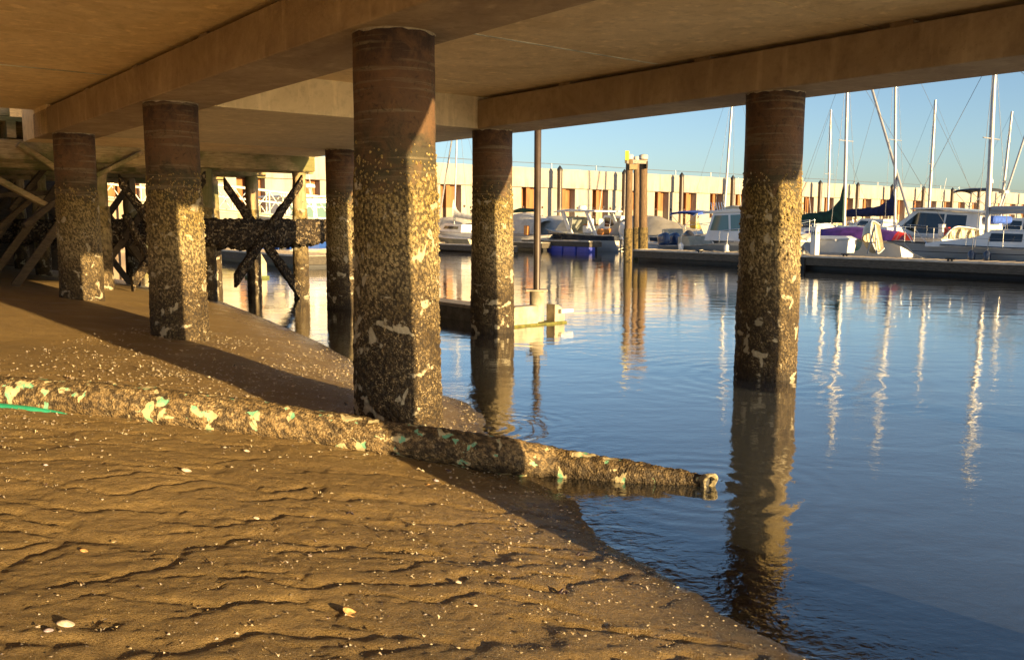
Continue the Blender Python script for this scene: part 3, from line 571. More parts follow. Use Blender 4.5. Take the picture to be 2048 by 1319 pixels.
shell(155, 648, .03, 'orange', 'orange shell on the far mud left of the second pile', 1.3, .3)
shell(275, 640, .025, 'pale', 'pale shell on the far mud just left of the second pile foot', 1.3, .3)
# tiny fragments: nobody could count them
def fragments():
    n = 20000; x = rng.uniform(-4.6, 1.2, n*3); y = 2.4+(rng.random(n*3)**1.25)*9; d = shore_d(x, y)
    dens = n2(x, y, 1.1, 3, 61)**2*2.6; near = np.exp(-np.abs(y-5.9-.0*x)/.8)*.5+np.exp(-np.abs(d)/.5)*.7+sum(3*np.exp(-np.abs(np.hypot(x-a, y-b)-.40)/.07) for a, b in (W(0, 0)[:2], W(4.98, -.035)[:2]))
    keep = (d > .03) & (rng.random(n*3) < (dens**1.5*.8+near*.28)); x, y = x[keep][:n], y[keep][:n]; n = len(x)
    z = full_h(x, y); s = (.0014+.0085*rng.random(n)**6)*np.clip(y/4.5, .75, 1.6); a = rng.uniform(0, 6.28, n); tl = rng.normal(0, .8, (n, 2)); V = np.zeros((n, 5, 3))
    for t in range(4):
        q = a+t*math.pi/2; k = .6+.7*rng.random(n); cx, cy = np.cos(q)*s*k*1.4, np.sin(q)*s*k
        V[:, t, 0] = x+cx; V[:, t, 1] = y+cy; V[:, t, 2] = z+.001+np.abs(cx*tl[:, 0]+cy*tl[:, 1])
    V[:, 4, 0] = x; V[:, 4, 1] = y; V[:, 4, 2] = z+.001+s*.95
    i = np.arange(n)[:, None]*5; Fc = np.concatenate([np.concatenate([i+t, i+(t+1) % 4, i+4], 1) for t in range(4)])
    m, N, L, b = mat('shell_fragments'); c = vor(N, L, coord(N, L), 90, 'Color'); cs = N.new('ShaderNodeSeparateColor'); L.new(c, cs.inputs[0])
    L.new(ramp(N, L, cs.outputs[0], [(.0, (.3, .2, .1)), (.25, (.6, .48, .28)), (.6, (.75, .66, .48)), (.88, (.55, .47, .45)), (.96, (.1, .06, .06))]), b.inputs['Base Color']); b.inputs['Roughness'].default_value = .45
    tag(link('shell_fragments', npmesh('shell_fragments', V.reshape(-1, 3), Fc, False), m), 'tiny broken shell fragments strewn over the mud', 'shell fragments', None, 'stuff')
fragments()
#PART2
# ------------------------------------------------------------------ old timber pier behind the concrete one
tp = thing('timber_pier', 'old dark timber pier with cross braces and mussel-covered beams behind the concrete deck', 'pier', W(12.6, 5.1, 0))
def zg(u, v): p = W(u, v); return float(base_h(np.array([p[0]]), np.array([p[1]]))[0])
vs_posts = [5.1, 3.0, .95, -1.1, -3.2, -5.3, -7.4, -9.5, -11.6]
for bi, ub in enumerate((12.55, 15.2, 17.9, 20.6)):
    for k, v in enumerate(vs_posts):
        if bi == 0 and v < -8: continue
        z0 = min(zg(ub, v), 0)-.6; p0 = W(ub, v); lean = rng.normal(0, .03, 2); r = .15+.02*rng.random()+(.03 if abs(v-.95) < .1 and bi == 0 else 0)
        pts = [(p0[0]-lean[0]*(3-z)/3, p0[1]-lean[1]*(3-z)/3, z) for z in np.linspace(1.9, 2.74, 6)]
        mb = MB(); mb.tube(pts, r, 16, True, [r*(1+.03*rng.normal()) for _ in pts]); po = mb.build('post', 'timber', tp)
        nr = 26 if bi == 0 else 12; na = 40 if bi == 0 else 20; zz = np.linspace(z0, 1.95, nr*2); ph = np.arange(na)*2*math.pi/na; Z, P = np.meshgrid(zz, ph, indexing='ij')
        q = np.stack([p0[0]+np.cos(P)*r, p0[1]+np.sin(P)*r, Z], -1); d1, _ = worley(q*18, k+bi*10); Rr = r+.004+.03*np.clip(1-d1, 0, 1)*np.clip((1.9-Z)/.5+.3, 0, 1)
        V = np.stack([p0[0]+np.cos(P)*Rr, p0[1]+np.sin(P)*Rr, Z], -1).reshape(-1, 3)-np.array(tp.location)
        link('barnacle_crust', npmesh('barnacle_crust', V, gridfaces(nr*2, na, True)[:, ::-1], attrs={'tone': np.clip(1-d1, 0, 1)}), M['crust'], po)
    vmin = -12.5 if bi else -7.9
    for s in (-1, 1):
        mb = MB(); mb.beam(W(ub+.02+s*.24, vmin, 2.93 if s < 0 else 2.91), W(ub+.02+s*.24, 5.45+.1*s, 2.93 if s < 0 else 2.91), .15, .36, .015); mb.build('cap_beam', 'timber_h', tp)
    for s in (-1, 1):        # growth-covered walers at mid height
        n1, n2_ = 130, 20; va = np.linspace(max(vmin, 2.0-bi*.8), 5.55-.12*(s > 0), n1); a = np.arange(n2_)*2*math.pi/n2_
        VA, AA = np.meshgrid(va, a, indexing='ij'); cx = np.sign(np.cos(AA))*np.abs(np.cos(AA))**.5*.11; cz = np.sign(np.sin(AA))*np.abs(np.sin(AA))**.5*.2
        q = np.stack([VA, cx+s*3, cz], -1); d1, _ = worley(q*np.array([11, 14, 14]), bi*7+s); g = 1+.45*np.clip(1-d1, 0, 1)+.25*(noise(q*3, 4)-.5); hang = np.where(cz < 0, 1+.5*noise(np.stack([VA*9, s*np.ones_like(VA), np.zeros_like(VA)], -1), 8), 1)
        U_ = ub+s*.28+cx*g; Z_ = 1.44-.02*s+cz*g*hang; V = np.stack([O[0]+D1[0]*U_+D2[0]*VA, O[1]+D1[1]*U_+D2[1]*VA, Z_], -1)
        V = V.reshape(-1, 3)-np.array(tp.location); me = npmesh('waler', V, gridfaces(n1, n2_, True)); link('waler', me, M['growth'], tp)
    for k in range(len(vs_posts)-1):
        if (k+bi) % 2 == 0 or k in (1, 2):
            v0, v1 = vs_posts[k], vs_posts[k+1]
            if v1 < vmin: continue
            for (va, za, vb, zb_) in ((v0-.1, 2.55, v1+.45, .45), (v0-.15, .12, v1+.35, 2.45)):
                if k == 2 and va > 0 and zb_ > 1: continue
                a, b = np.array(W(ub-.36 if za > 1 else ub-.2, va, za)), np.array(W(ub-.36 if za > 1 else ub-.2, vb, zb_))
                n1 = 26; vs = []
                for i in range(n1):
                    t = i/(n1-1); c = a*(1-t)+b*t; z = c[2]; gr = .0 if (z > 1.95 or k >= 2 or bi) else .015+.02*rng.random()
                    for du, dz in ((-.05, -.12), (.05, -.12), (.05, .12), (-.05, .12)):
                        vs.append(c+np.append(D1, 0)*(du+math.copysign(gr*(.6+rng.random()), du))+np.array([0, 0, 1])*(dz+math.copysign(gr*(.4+rng.random()), dz)))
                mb = MB(); mb.add(vs, [tuple(int(x) for x in f) for f in gridfaces(n1, 4, True)]+[(0, 1, 2, 3), tuple(range(4*n1-1, 4*n1-5, -1))]); mb.build('brace', 'growth' if (k < 2 and not bi) else 'darktimber', tp)
mb = MB(); mb.beam(HU(190, 352, 12.2), HU(282, 305, 12.2), .08, .26, .01, (-D1[0], -D1[1], 0)); mb.build('diagonal_timber', 'timber', tp)
for (x0, y0, x1, y1, uu, ww, mm) in ((-30, 345, 98, 414, 12.3, .24, 'timber_h'), (48, 452, 122, 394, 12.15, .2, 'darktimber'), (-20, 300, 70, 312, 12.5, .2, 'timber_h'), (250, 428, 322, 566, 12.25, .24, 'growth'), (-20, 470, 60, 400, 14, .22, 'darktimber'), (120, 300, 20, 420, 15.5, .22, 'darktimber'), (-30, 392, 110, 385, 15, .2, 'darktimber')):
    mb = MB(); mb.beam(HU(x0, y0, uu), HU(x1, y1, uu), .10, ww, .01, (-D1[0], -D1[1], 0)); mb.build('diagonal_timber', mm, tp)
mb = MB(); mb.beam(HU(35, 288, 12.1), HU(112, 338, 12.1), .10, .24, .01, (-D1[0], -D1[1], 0)); mb.build('diagonal_timber', 'timber_h', tp)
mb = MB(FUV); ubox(mb, 12.25, 21.3, -13, 5.35, 3.42, 3.5); mb.build('plank_deck', 'timber_h', tp)
mb = MB(FUV); ubox(mb, 22.6, 22.8, -16, 2.35, -1, 5.0); mb.build('added_dark_backing', 'darktimber', tp)  # added dark wall: closes bright gaps, stands in for the shade under the pier
mb = MB(FUV); ubox(mb, 21.31, 22.7, -16, 1, 3.43, 3.9); ubox(mb, 12.26, 12.4, -14, -.5, 3.51, 4.1); mb.build('rim_plank', 'timber_h', tp)
for v in np.arange(-12, 5.3, 1.15):
    mb = MB(FUV); ubox(mb, 12.2, 21.2, v-.07, v+.07, 3.13, 3.419); mb.build('stringer', 'timber_h', tp)
mb = MB(FUV); ubox(mb, 12.3, 13.2, 4.9, 5.3, 3.115, 3.128); mb.build('shim', 'timber', tp)
# ------------------------------------------------------------------ pontoon with its guide pole
pt = thing('pontoon', 'narrow floating concrete pontoon with a pale end block, passing behind the water piles', 'pontoon', W(5.3, 5.4, 0))
mb = MB(FUV); ubox(mb, 5.35, 9.3, 5.22, 5.58, -.15, .22); mb.build('float_body', simple('wet_float_concrete', (.10, .085, .06), .7, 0, .4, 5), pt, .02)
mb = MB(FUV); ubox(mb, 5.3, 9.32, 5.18, 5.62, .222, .285); mb.build('deck_plank', 'dockwood', pt, .01)
FD = simple('weathered_bracket_paint', (.4, .345, .25), .6, 0, .3, 4)
mb = MB(); poly = [(5.2, -.02), (5.2, .18), (5.36, .32), (5.84, .32), (5.84, -.02)]
def vplate(poly, u0, u1, name, m, par):
    mb = MB(FUV); n = len(poly); mb.add([(u0, v, z) for v, z in poly]+[(u1, v, z) for v, z in poly], [tuple(range(n)), tuple(range(2*n-1, n-1, -1))]+[((i+1) % n, i, n+i, n+(i+1) % n) for i in range(n)]); return mb.build(name, m, par, .008)
vplate(poly, 5.24, 5.46, 'end_bracket', FD, pt)
vplate([(6.2, -.02), (6.2, .32), (6.28, .31), (6.42, .2), (6.42, -.02)], 5.24, 5.46, 'end_bracket', FD, pt)
vplate([(5.2, -.12), (5.2, .03), (6.44, .03), (6.44, -.12)], 5.20, 5.50, 'algae_skirt', simple('green_algae', (.12, .12, .02), .8, 0, .4, 12), pt)
mb = MB(FUV); ubox(mb, 5.16, 5.22, 6.28, 6.55, .17, .24); mb.build('cleat', 'white', pt, .01)
gp = thing('guide_pole', 'slim brown steel guide pole in a pale sleeve at the end of the pontoon', 'pole', W(5.5, 6.02, 0))
c = W(5.5, 6.02); mb = MB(); mb.lathe((c[0], c[1], 0), [(.058, -1.2), (.058, 4.8), (0, 4.84)], 20); mb.build('pole', 'darksteel', gp)
mb = MB(); mb.lathe((c[0], c[1], 0), [(.12, -.1), (.12, .53), (.062, .535)], 24); mb.build('sleeve', FD, gp)
mb = MB(); mb.box((c[0], c[1], .55), (.36, .3, .025)); mb.build('roller_plate', FD, gp)
# ------------------------------------------------------------------ seawall
UWL = 44.45
sw = thing('seawall', 'tall pale concrete seawall with rusted steel bays, closing the marina behind the boats', 'wall', W(UWL, 40, 0))
mb = MB(FUV)
for a in np.arange(4, 290, 12.): ubox(mb, UWL, UWL+.9, a+.01, a+11.99, 4.19, 5.6)
for k, a in enumerate(np.arange(4, 290, 12.)):
    mb = MB(FUV); ubox(mb, UWL, UWL+.9, a+.012, a+11.988, 4.19, 5.6); mb.build('cap', 'w_cap', sw, .03)
mb = MB(FUV); ubox(mb, UWL+.95, UWL+1.2, 4, 292, -2, 5.55); mb.build('backfill_wall', 'w_panel', sw)
k0 = -10
for k in range(k0, 68):
    v0 = 41.35+3.53*k
    mb = MB(FUV); ubox(mb, UWL+.72, UWL+.94, v0-.4, v0+1.3, -1.5, 4.185); ubox(mb, UWL+.36, UWL+.72, v0+.33, v0+.39, -1.5, 4.185)
    ubox(mb, UWL+.34, UWL+.37, v0+.2, v0+.52, -1.5, 4.185); mb.build('rusted_bay', 'w_rust', sw)
    mb = MB(FUV); ubox(mb, UWL+.12, UWL+.9, v0+1.31, v0+3.12, -1.5, 4.17); pn = mb.build('panel', 'w_panel', sw, .03)
    if -3 <= k < 18:
        for vv in (1.55, 3.25):
            for z in (2.1, 2.75):
                p = W(UWL+.11, v0+vv, z); mb = MB(frame(p, A1+math.pi) @ Matrix.Rotation(math.pi/2, 4, 'Y')); mb.lathe((0, 0, 0), [(.085, -.02), (.085, .03), (0, .03)], 10); mb.build('tie_bolt', simple('dark_bolt', (.08, .045, .03), .6), pn)
rp = []
for v in np.arange(22, 285, 4.6):
    mb = MB(); mb.tube([W(UWL+.3, v, 5.55), W(UWL+.3, v, 6.0)], .045, 6); mb.build('rail_post', 'mast', sw); rp.append(W(UWL+.3, v, 5.97+.02*math.sin(v)))
mb = MB(); mb.tube(rp, .022, 5); mb.build('rail_wire', 'wire', sw)
ordn = ['leftmost', 'second from the left', 'third from the left', 'fourth from the left', 'fifth from the left', 'sixth from the left', 'seventh from the left', 'eighth from the left', 'ninth from the left', 'tenth from the left', 'eleventh from the left', 'twelfth from the left', 'thirteenth from the left']
cnt = 0
for k in range(0, 13):
    v = 40.18+6.72*k; c = W(43.55, v)
    t = thing('guide_pile', 'dark steel guide pile with pointed cap against the seawall, '+ordn[cnt], 'pile', c, 'guide piles along the seawall'); cnt += 1
    mb = MB(); mb.lathe((c[0], c[1], 0), [(.19, -2), (.19, 5.45)], 20); mb.build('shaft', 'guide', t)
    mb = MB(); mb.lathe((c[0], c[1], 0), [(.21, 5.40), (.21, 5.52), (.03, 5.78), (0, 5.78)], 20); mb.build('pointed_cap', 'cap', t)
# ------------------------------------------------------------------ docks
def dock(name, label, u0, u1, v0, v1, zt, posts=()):
    t = thing(name, label, 'dock', W((u0+u1)/2, (v0+v1)/2, 0))
    n = max(1, int(round(abs(v1-v0 if abs(v1-v0) > abs(u1-u0) else u1-u0)/.16)))
    mb = MB(FUV)
    if abs(u1-u0) > abs(v1-v0):
        for k in range(n): a = u0+(u1-u0)*k/n; b = u0+(u1-u0)*(k+1)/n; ubox(mb, a+.006, b-.006, v0+.02, v1-.02, zt-.05, zt-.004*(k*7 % 3))
    else:
        for k in range(n): a = v0+(v1-v0)*k/n; b = v0+(v1-v0)*(k+1)/n; ubox(mb, u0+.02, u1-.02, a+.006, b-.006, zt-.05, zt-.004*(k*7 % 3))
    mb.build('deck_boards', 'dockwood', t)
    mb = MB(FUV); ubox(mb, u0, u1, v0-.03, v0+.015, zt-.34, zt-.06); ubox(mb, u0, u1, v1-.015, v1+.03, zt-.34, zt-.06); ubox(mb, u0-.03, u0, v0-.03, v1+.03, zt-.34, zt-.06); ubox(mb, u1, u1+.03, v0-.03, v1+.03, zt-.34, zt-.06); mb.build('fascia', 'dockside', t, .01)
    mb = MB(FUV); ubox(mb, u0, u1, v0-.055, v0+.05, zt-.058, zt+.012); ubox(mb, u1, u1+.055, v0-.05, v1+.05, zt-.058, zt+.012); mb.build('rub_strip', 'trim', t, .012)
    mb = MB(FUV)
    ubox(mb, u0+.1, u1-.1, v0+.2, v1-.2, -.25, zt-.3); mb.build('float', 'black', t)
    return t
md = dock('floating_dock', 'long grey floating dock with dark timber side, running in from the right before the boats', -7, 21.65, 25.25, 27.1, .48)
for u in (13.0, 3.6): mb = MB(FUV); ubox(mb, u, u+.5, 25.14, 25.24, .0, .40); mb.build('hinge_bracket', 'black', md, .01)
dd_ = [dock('finger_dock', 'low finger dock beside the hardtop cruiser, on blue plastic floats', 30.6, 36.6, 31.0, 31.9, .62)]
mb = MB(FUV)
for k in range(4):
    mb = MB(FUV); ubox(mb, 30.55+k*1.15, 31.6+k*1.15, 30.92, 31.4, -.1, .28); mb.build('blue_float', 'float', dd_[0], .05)
dock('dock_walkway', 'distant floating walkway parallel to the seawall, behind the moored boats', 39.2, 40.6, 14, 110, .45)
dock('finger_dock', 'finger dock between the white skiff and the third pile', 31.5, 38.8, 25.6, 26.5, .4)
# ------------------------------------------------------------------ dolphin of three timber piles
dp = thing('mooring_dolphin', 'cluster of three tall brown timber piles with a yellow sign beside the dock end', 'mooring piles', A(1257, 515, 38.6)*np.array([1, 1, 0]))
for (x, Y, yt, r, lean) in ((1259, 38.6, 311, .16, -3), (1273, 41.2, 315, .14, 0), (1287, 40.2, 311, .19, 0)):
    a = A(x+lean, 505, Y); b = A(x, yt, Y); a[2] = -1.2; pts = [a*(1-t)+b*t for t in np.linspace(0, 1, 12)]
    mb = MB(); mb.tube(pts, r, 18, True, [r*(1.06-.12*i/11+.02*rng.normal()) for i in range(12)]); po = mb.build('pile', 'dolphin', dp)
    mb = MB(); mb.lathe(tuple(b), [(r*1.06, -.16), (r*1.06, .01), (r*.5, .05), (0, .06)], 18); mb.build('white_cap', 'trim', po)
    lo = [p for p in pts if p[2] < 1.9]; mb = MB(); mb.tube(lo, r*1.1, 16, True, [r*1.1*(1.03+.05*rng.random()) for _ in lo]); mb.build('barnacle_growth', simple('olive_barnacle_growth', (.15, .105, .035), .85, 0, .6, 9, .03), po)
mb = MB(); mb.beam(A(1252, 323, 38.4), A(1292, 324, 39.9), .12, .16); mb.build('cross_timber', 'dockwood', dp)
mb = MB(); mb.box(A(1254, 311, 38.35), (.16, .04, .40), None, .01); mb.build('yellow_sign', 'yellow', dp)
mb = MB(); mb.box(A(1266, 334, 38.5), (.36, .25, .24), None, .02); mb.build('lamp_box', simple('brass_lamp_box', (.3, .22, .1), .4, .3), dp)
mb = MB(); p = A(1293, 330, 40.); mb.box(p, (.06, .42, .3)); mb.build('pile_band', 'darksteel', dp)
# ------------------------------------------------------------------ boat kit
def hull(T, L, B, fb, fs, draft, par, m, rake=.12, sternw=.82, deckm='white', name='hull', plumb=False):
    ns, nh = 26, 9; vs = []; sheer = []
    for i in range(ns):
        t = i/(ns-1); bw = B/2*(sternw+(1-sternw)*min(1, t/.35)) if t < .35 else B/2*max(0, 1-((t-.35)/.65)**2.3)
        z = fs+(fb-fs)*t**1.7-.04*L*.1*math.sin(math.pi*t)
        kd = -draft*(1-max(0, (t-.72)/.28)**1.6)
        kd = kd+(z+draft)*max(0, (t-.9)/.1)*.55 if t > .9 else kd
        for j in range(nh):
            s = j/(nh-1); y = bw*min(1, (s**.5)*(.78+.22*s) if t < .6 else s**.8*(.62+.38*s)); zz = kd+(z-kd)*s**1.25; x = -L/2+L*t+rake*L*(s-1)*max(0, (t-.45)/.55)**1.5*1.2
            vs.append((x, y, zz))
        sheer.append((-L/2+L*t, bw, z))
    mir = [(x, -y, z) for x, y, z in vs]; N_ = len(vs); fs_ = [tuple(int(q) for q in f) for f in gridfaces(ns, nh)]
    mb = MB(T); mb.add(vs, fs_, True); mb.add(mir, [f[::-1] for f in fs_], True)
    mb.add(vs[:nh]+mir[:nh], [(j, j+1, nh+j+1, nh+j) for j in range(nh-1)]); h = mb.build(name, m, par)
    mb = MB(T); dv = []
    for x, y, z in sheer: dv += [(x, y*.985, z-.02), (x, 0, z+.03), (x, -y*.985, z-.02)]
    mb.add(dv, [tuple(int(q) for q in f) for f in gridfaces(ns, 3)], True); mb.build('deck', deckm, par)
    for s in (1, -1): mb = MB(T); mb.tube([(x, y*s*1.005, z) for x, y, z in sheer], .022, 6); mb.build('rub_rail', 'trim', par)
    return sheer
def prism_cabin(T, par, poly, wb, wt, m='white', name='cabin'):
    """cabin from a side outline; the walls lean in towards the roof"""
    z0 = min(p[1] for p in poly); z1 = max(p[1] for p in poly); n = len(poly)
    def wd(z): return wb+(wt-wb)*(z-z0)/(z1-z0)
    vs = [(x, wd(z), z) for x, z in poly]+[(x, -wd(z), z) for x, z in poly]; mb = MB(T)
    mb.add(vs, [tuple(range(n-1, -1, -1)), tuple(range(n, 2*n))]+[(i, (i+1) % n, n+(i+1) % n, n+i) for i in range(n)]); o = mb.build(name, m, par, .03); return wd
def side_win(T, par, poly, wd, m='glass', frame_m=None):
    for s in (1, -1):
        mb = MB(T); n = len(poly); vs = [(x, s*(wd(z)-.015), z) for x, z in poly]+[(x, s*(wd(z)+.008), z) for x, z in poly]
        mb.add(vs, [tuple(range(n)), tuple(range(2*n-1, n-1, -1))]+[((i+1) % n, i, n+i, n+(i+1) % n) for i in range(n)]); w_ = mb.build('window', m, par)
def quad_win(T, par, q, m='glass', th=.02, name='windshield'):
    q = [Vector(p) for p in q]; nrm = (q[1]-q[0]).cross(q[3]-q[0]).normalized()*th; mb = MB(T); mb.add([tuple(p) for p in q]+[tuple(p+nrm) for p in q], [(0, 1, 2, 3), (7, 6, 5, 4), (0, 4, 5, 1), (1, 5, 6, 2), (2, 6, 7, 3), (3, 7, 4, 0)]); mb.build(name, m, par)
def outboard(T, par, m='outb_w', s=1., tilt=0.):
    T2 = T @ Matrix.Rotation(tilt, 4, 'Y'); mb = MB(T2); mb.ell((-.18*s, 0, .47*s), (.36*s, .2*s, .33*s), 18, 12, Matrix.Rotation(-.3, 3, 'Y'), .6); o = mb.build('outboard_cowl', m, par)
    mb = MB(T2); mb.side([(-.32*s, .25*s), (-.02*s, .25*s), (-.08*s, -.45*s), (-.26*s, -.45*s)], -.08*s, .08*s); mb.box((.02*s, 0, .08*s), (.22*s, .22*s, .28*s), None, .02); mb.build('outboard_leg', m, o)
    mb = MB(T2); mb.ell((-.2*s, 0, -.56*s), (.26*s, .07*s, .08*s), 12, 8); mb.side([(-.32*s, -.5*s), (-.1*s, -.5*s), (-.2*s, -.85*s)], -.012, .012)
    mb.side([(-.52*s, -.38*s), (-.02*s, -.38*s), (-.02*s, -.41*s), (-.52*s, -.41*s)], -.11*s, .11*s)
    for k in range(3): a = k*2.094; mb.box((-.47*s, .09*s*math.cos(a), -.56*s+.09*s*math.sin(a)), (.03*s, .1*s, .12*s), Matrix.Rotation(a, 3, 'X') @ Matrix.Rotation(.5, 3, 'Z'))
    mb.build('propeller', 'black', o)
def rails(T, par, sheer, h=.55, i0=12, i1=25, posts=5):
    for s in (1, -1):
        pts = [(x, y*s*.94, z+h) for x, y, z in sheer[i0:i1]]; mb = MB(T); mb.tube(pts, .016, 6)
        for k in np.linspace(i0, i1-1, posts).astype(int): x, y, z = sheer[k]; mb.tube([(x, y*s*.94, z), (x, y*s*.94, z+h)], .012, 6)
        mb.build('bow_rail', 'chrome', par)
def rig(par, base, top, r, spread=None, wires=(), m='mast', spr_len=1.0, ax=None):
    base, top = np.array(base), np.array(top); mb = MB(); mb.tube([base, base*.5+top*.5, top], r, 10, True, [r, r, r*.8]); mo = mb.build('mast', m, par)
    e = np.append(D2, 0) if ax is None else np.array(ax)
    for f in (spread or []):
        c = base*(1-f)+top*f; mb = MB(); mb.tube([c-e*spr_len, c, c+e*spr_len], .022, 6); mb.build('spreader', m, mo)
    for a, b in wires: mb = MB(); mb.tube([a, b], .009, 4); mb.build('stay', 'wire', par)
    return mo
def fender(T, par, x, y, z, m='white'):
    mb = MB(T); mb.lathe((x, y, z), [(.0, .30), (.05, .28), (.12, .2), (.12, -.2), (.05, -.28), (0, -.3)], 14); mb.tube([(x, y, z+.28), (x, y*.96, z+.75)], .01, 5); mb.build('fender', m, par)
def bimini(T, par, x0, x1, w_, z, m='bluecloth', legs=.9):
    mb = MB(T); vs = []
    for i in range(7):
        t = i/6
        for j in range(7): s = j/6*2-1; vs.append((x0+(x1-x0)*t, w_*s, z-.10*s*s-.05*(2*t-1)**2))
    n = len(vs); f = [tuple(int(q) for q in q_) for q_ in gridfaces(7, 7)]; mb.add(vs+[(a, b, c-.03) for a, b, c in vs], f+[tuple(n+i for i in q[::-1]) for q in f], True)
    for i in (0, 6):      # a hanging hem
        row = [vs[i*7+j] for j in range(7)]; mb.add(row+[(a, b, c-.12) for a, b, c in row], [(j, j+1, 8+j, 7+j) for j in range(6)])
    o = mb.build('bimini', m, par); mb = MB(T)
    for s in (1, -1):
        mb.tube([(x0, w_*s, z-.1), ((x0+x1)/2, w_*s*1.05, z-legs)], .015, 6); mb.tube([(x1, w_*s, z-.1), ((x0+x1)/2, w_*s*1.05, z-legs)], .015, 6)
    mb.build('bimini_frame', 'chrome', par)
def at_water(px, Y): p = A(px, 500, Y); p[2] = 0; return p
HEAD = A1    # bows point away up the dock line
# --- the hardtop cruiser
h_navy = m_stripe('cruiser_hull_paint', (.62, .6, .56), (.62, .6, .56), .3, [(.62, .98, (.05, .055, .07))])
p = at_water(1166, 54.5); t = thing('hardtop_cruiser', 'white cruiser with hardtop, radar dome, orange seats and twin outboards beside the blue floats', 'motorboat', p); T = frame(p, HEAD)
shr = hull(T, 7.2, 2.5, 1.25, .9, .35, t, h_navy)
quad_win(T, t, [(1.5, -1., 1.15), (1.5, 1., 1.15), (.75, .8, 2.0), (.75, -.8, 2.0)], 'pglass')
for s in (1, -1): quad_win(T, t, [(1.5, s*1., 1.15), (-.1, s*1.1, 1.1), (-.1, s*.95, 1.9), (.75, s*.8, 2.0)], 'pglass', .02, 'side_screen')
for s in (1, -1):
    mb = MB(T); mb.side([(-.2, 1.0), (.2, 1.0), (.9, 2.3), (.62, 2.3)], s*1.02-.05, s*1.02+.05); mb.build('hardtop_support', 'white', t, .02); mb = MB(T); mb.side([(-2.3, .9), (-2.05, .9), (-1.2, 2.3), (-1.5, 2.3)], s*1.02-.04, s*1.02+.04); mb.build('hardtop_support', 'white', t, .02)
mb = MB(T); mb.side([(-2.2, 2.27), (-2.2, 2.36), (.2, 2.46), (1.5, 2.34), (1.5, 2.28), (.2, 2.32)], -1.15, 1.15); ht = mb.build('hardtop', 'white', t, .03)
mb = MB(T); mb.lathe((.1, 0, 2.45), [(.26, 0), (.28, .1), (.24, .22), (0, .26)], 20); mb.build('radar_dome', 'white', ht)
mb = MB(T)
for s in (-1, -.5, 0, .5, 1): mb.tube([(-2.1, s, 2.3), (-2.3, s, 2.62)], .02, 6)
mb.build('rod_holder', 'chrome', ht)
for x, y in ((-.9, .45), (-.9, -.45)): mb = MB(T); mb.box((x, y, 1.25), (.5, .55, .5), None, .08); mb.box((x-.22, y, 1.6), (.14, .5, .6), None, .06); mb.build('seat', 'white', t); mb = MB(T); mb.box((x-.02, y, 1.53), (.44, .48, .08), None, .03); mb.build('seat_cushion', 'orange', t)
mb = MB(T); mb.box((-2.3, 0, 1.12), (.45, 1.8, .35), None, .08); mb.build('stern_bench', 'orange', t)
for y in (.38, -.38): outboard(T @ Matrix.Translation((-3.72, y, .75)), t, 'outb_w', 1.15)
for x in (-1.5, .5): fender(T, t, x, -1.32, .55)
mb = MB(T); mb.tube([(-1.6, .2, 2.4), (-1.9, .25, 3.9)], .015, 5); mb.build('antenna', 'white', t)
def cabin_boat(name, label, cat, px, Y, L, B, hm, cab, wins, head=HEAD, fb=1.3, fs=.9, glass='glass', wt=.8, wb=.9, ob=None, group=None, front=None):
    p = at_water(px, Y); t = thing(name, label, cat, p, group); T = frame(p, head); sh = hull(T, L, B, fb, fs, .35, t, hm); wd = prism_cabin(T, t, cab, wb*B/2, wt*B/2*.9)
    for w_ in wins: side_win(T, t, w_, wd, glass)
    if front: (xa, za), (xb, zb) = front; quad_win(T, t, [(xa+.02, -wd(za)*.88, za), (xa+.02, wd(za)*.88, za), (xb+.02, wd(zb)*.88, zb), (xb+.02, -wd(zb)*.88, zb)], glass)
    for (y, m, s) in (ob or []): outboard(T @ Matrix.Translation((-L/2-.12, y, fs*.75)), t, m, s)
    rails(T, t, sh)
    for x_, k_ in ((-L*.28, 7), (L*.05, 13)): fender(T, t, x_, -sh[k_][1]-.1, .5, 'white')
    zt = max(q_[1] for q_ in cab); mb = MB(T); mb.tube([(-.2, .3, zt), (-.45, .32, zt+1.5)], .012, 5); mb.build('antenna', 'white', t)
    mb = MB(T); mb.side([(-L*.38, fs), (-L*.38, fs+.42), (-L*.30, fs+.45), (-L*.28, fs)], -B*.28, B*.28); mb.build('stern_seat', 'cream', t, .03)
    return t, T, sh, wd
# pilothouse boat moored behind the dock, left of the water pile
hp = m_stripe('pilothouse_hull_paint', (.66, .67, .66), (.05, .1, .2), .12, [(.42, .72, (.33, .37, .41))])
c = W(18.3, 28.4); px_ = 1024+F*c[0]/c[1]
t, T, sh, wd = cabin_boat('pilothouse_boat', 'white pilothouse boat with grey topsides and green windows, left of the lone water pile', 'motorboat', px_, c[1], 7.6, 2.7, hp, [(-1.0, .9), (-.75, 2.08), (1.2, 2.14), (2.2, 1.3), (3.2, 1.15), (3.2, .9)], [[(-.75, 1.35), (-.62, 1.98), (.1, 2.0), (.25, 1.33)], [(.36, 1.33), (.22, 2.0), (1.12, 2.04), (1.85, 1.36)]], A1+math.pi, 1.3, .62, 'gglass', ob=[(.35, 'outb_b', .9), (-.35, 'outb_b', .9)], front=((2.05, 1.45), (1.3, 2.06)))
mb = MB(T); mb.side([(-1.3, 2.07), (-1.25, 2.17), (.3, 2.26), (1.3, 2.2), (1.4, 2.14), (1.1, 2.11)], -1.02, 1.02); ht = mb.build('roof', 'white', t, .03)
mb = MB(T); mb.side([(-.9, 2.2), (-.6, 2.36), (-.1, 2.42), (.4, 2.34), (.6, 2.24)], -.4, .4); mb.build('roof_hatch', 'cream', ht, .05)
mb = MB(T)
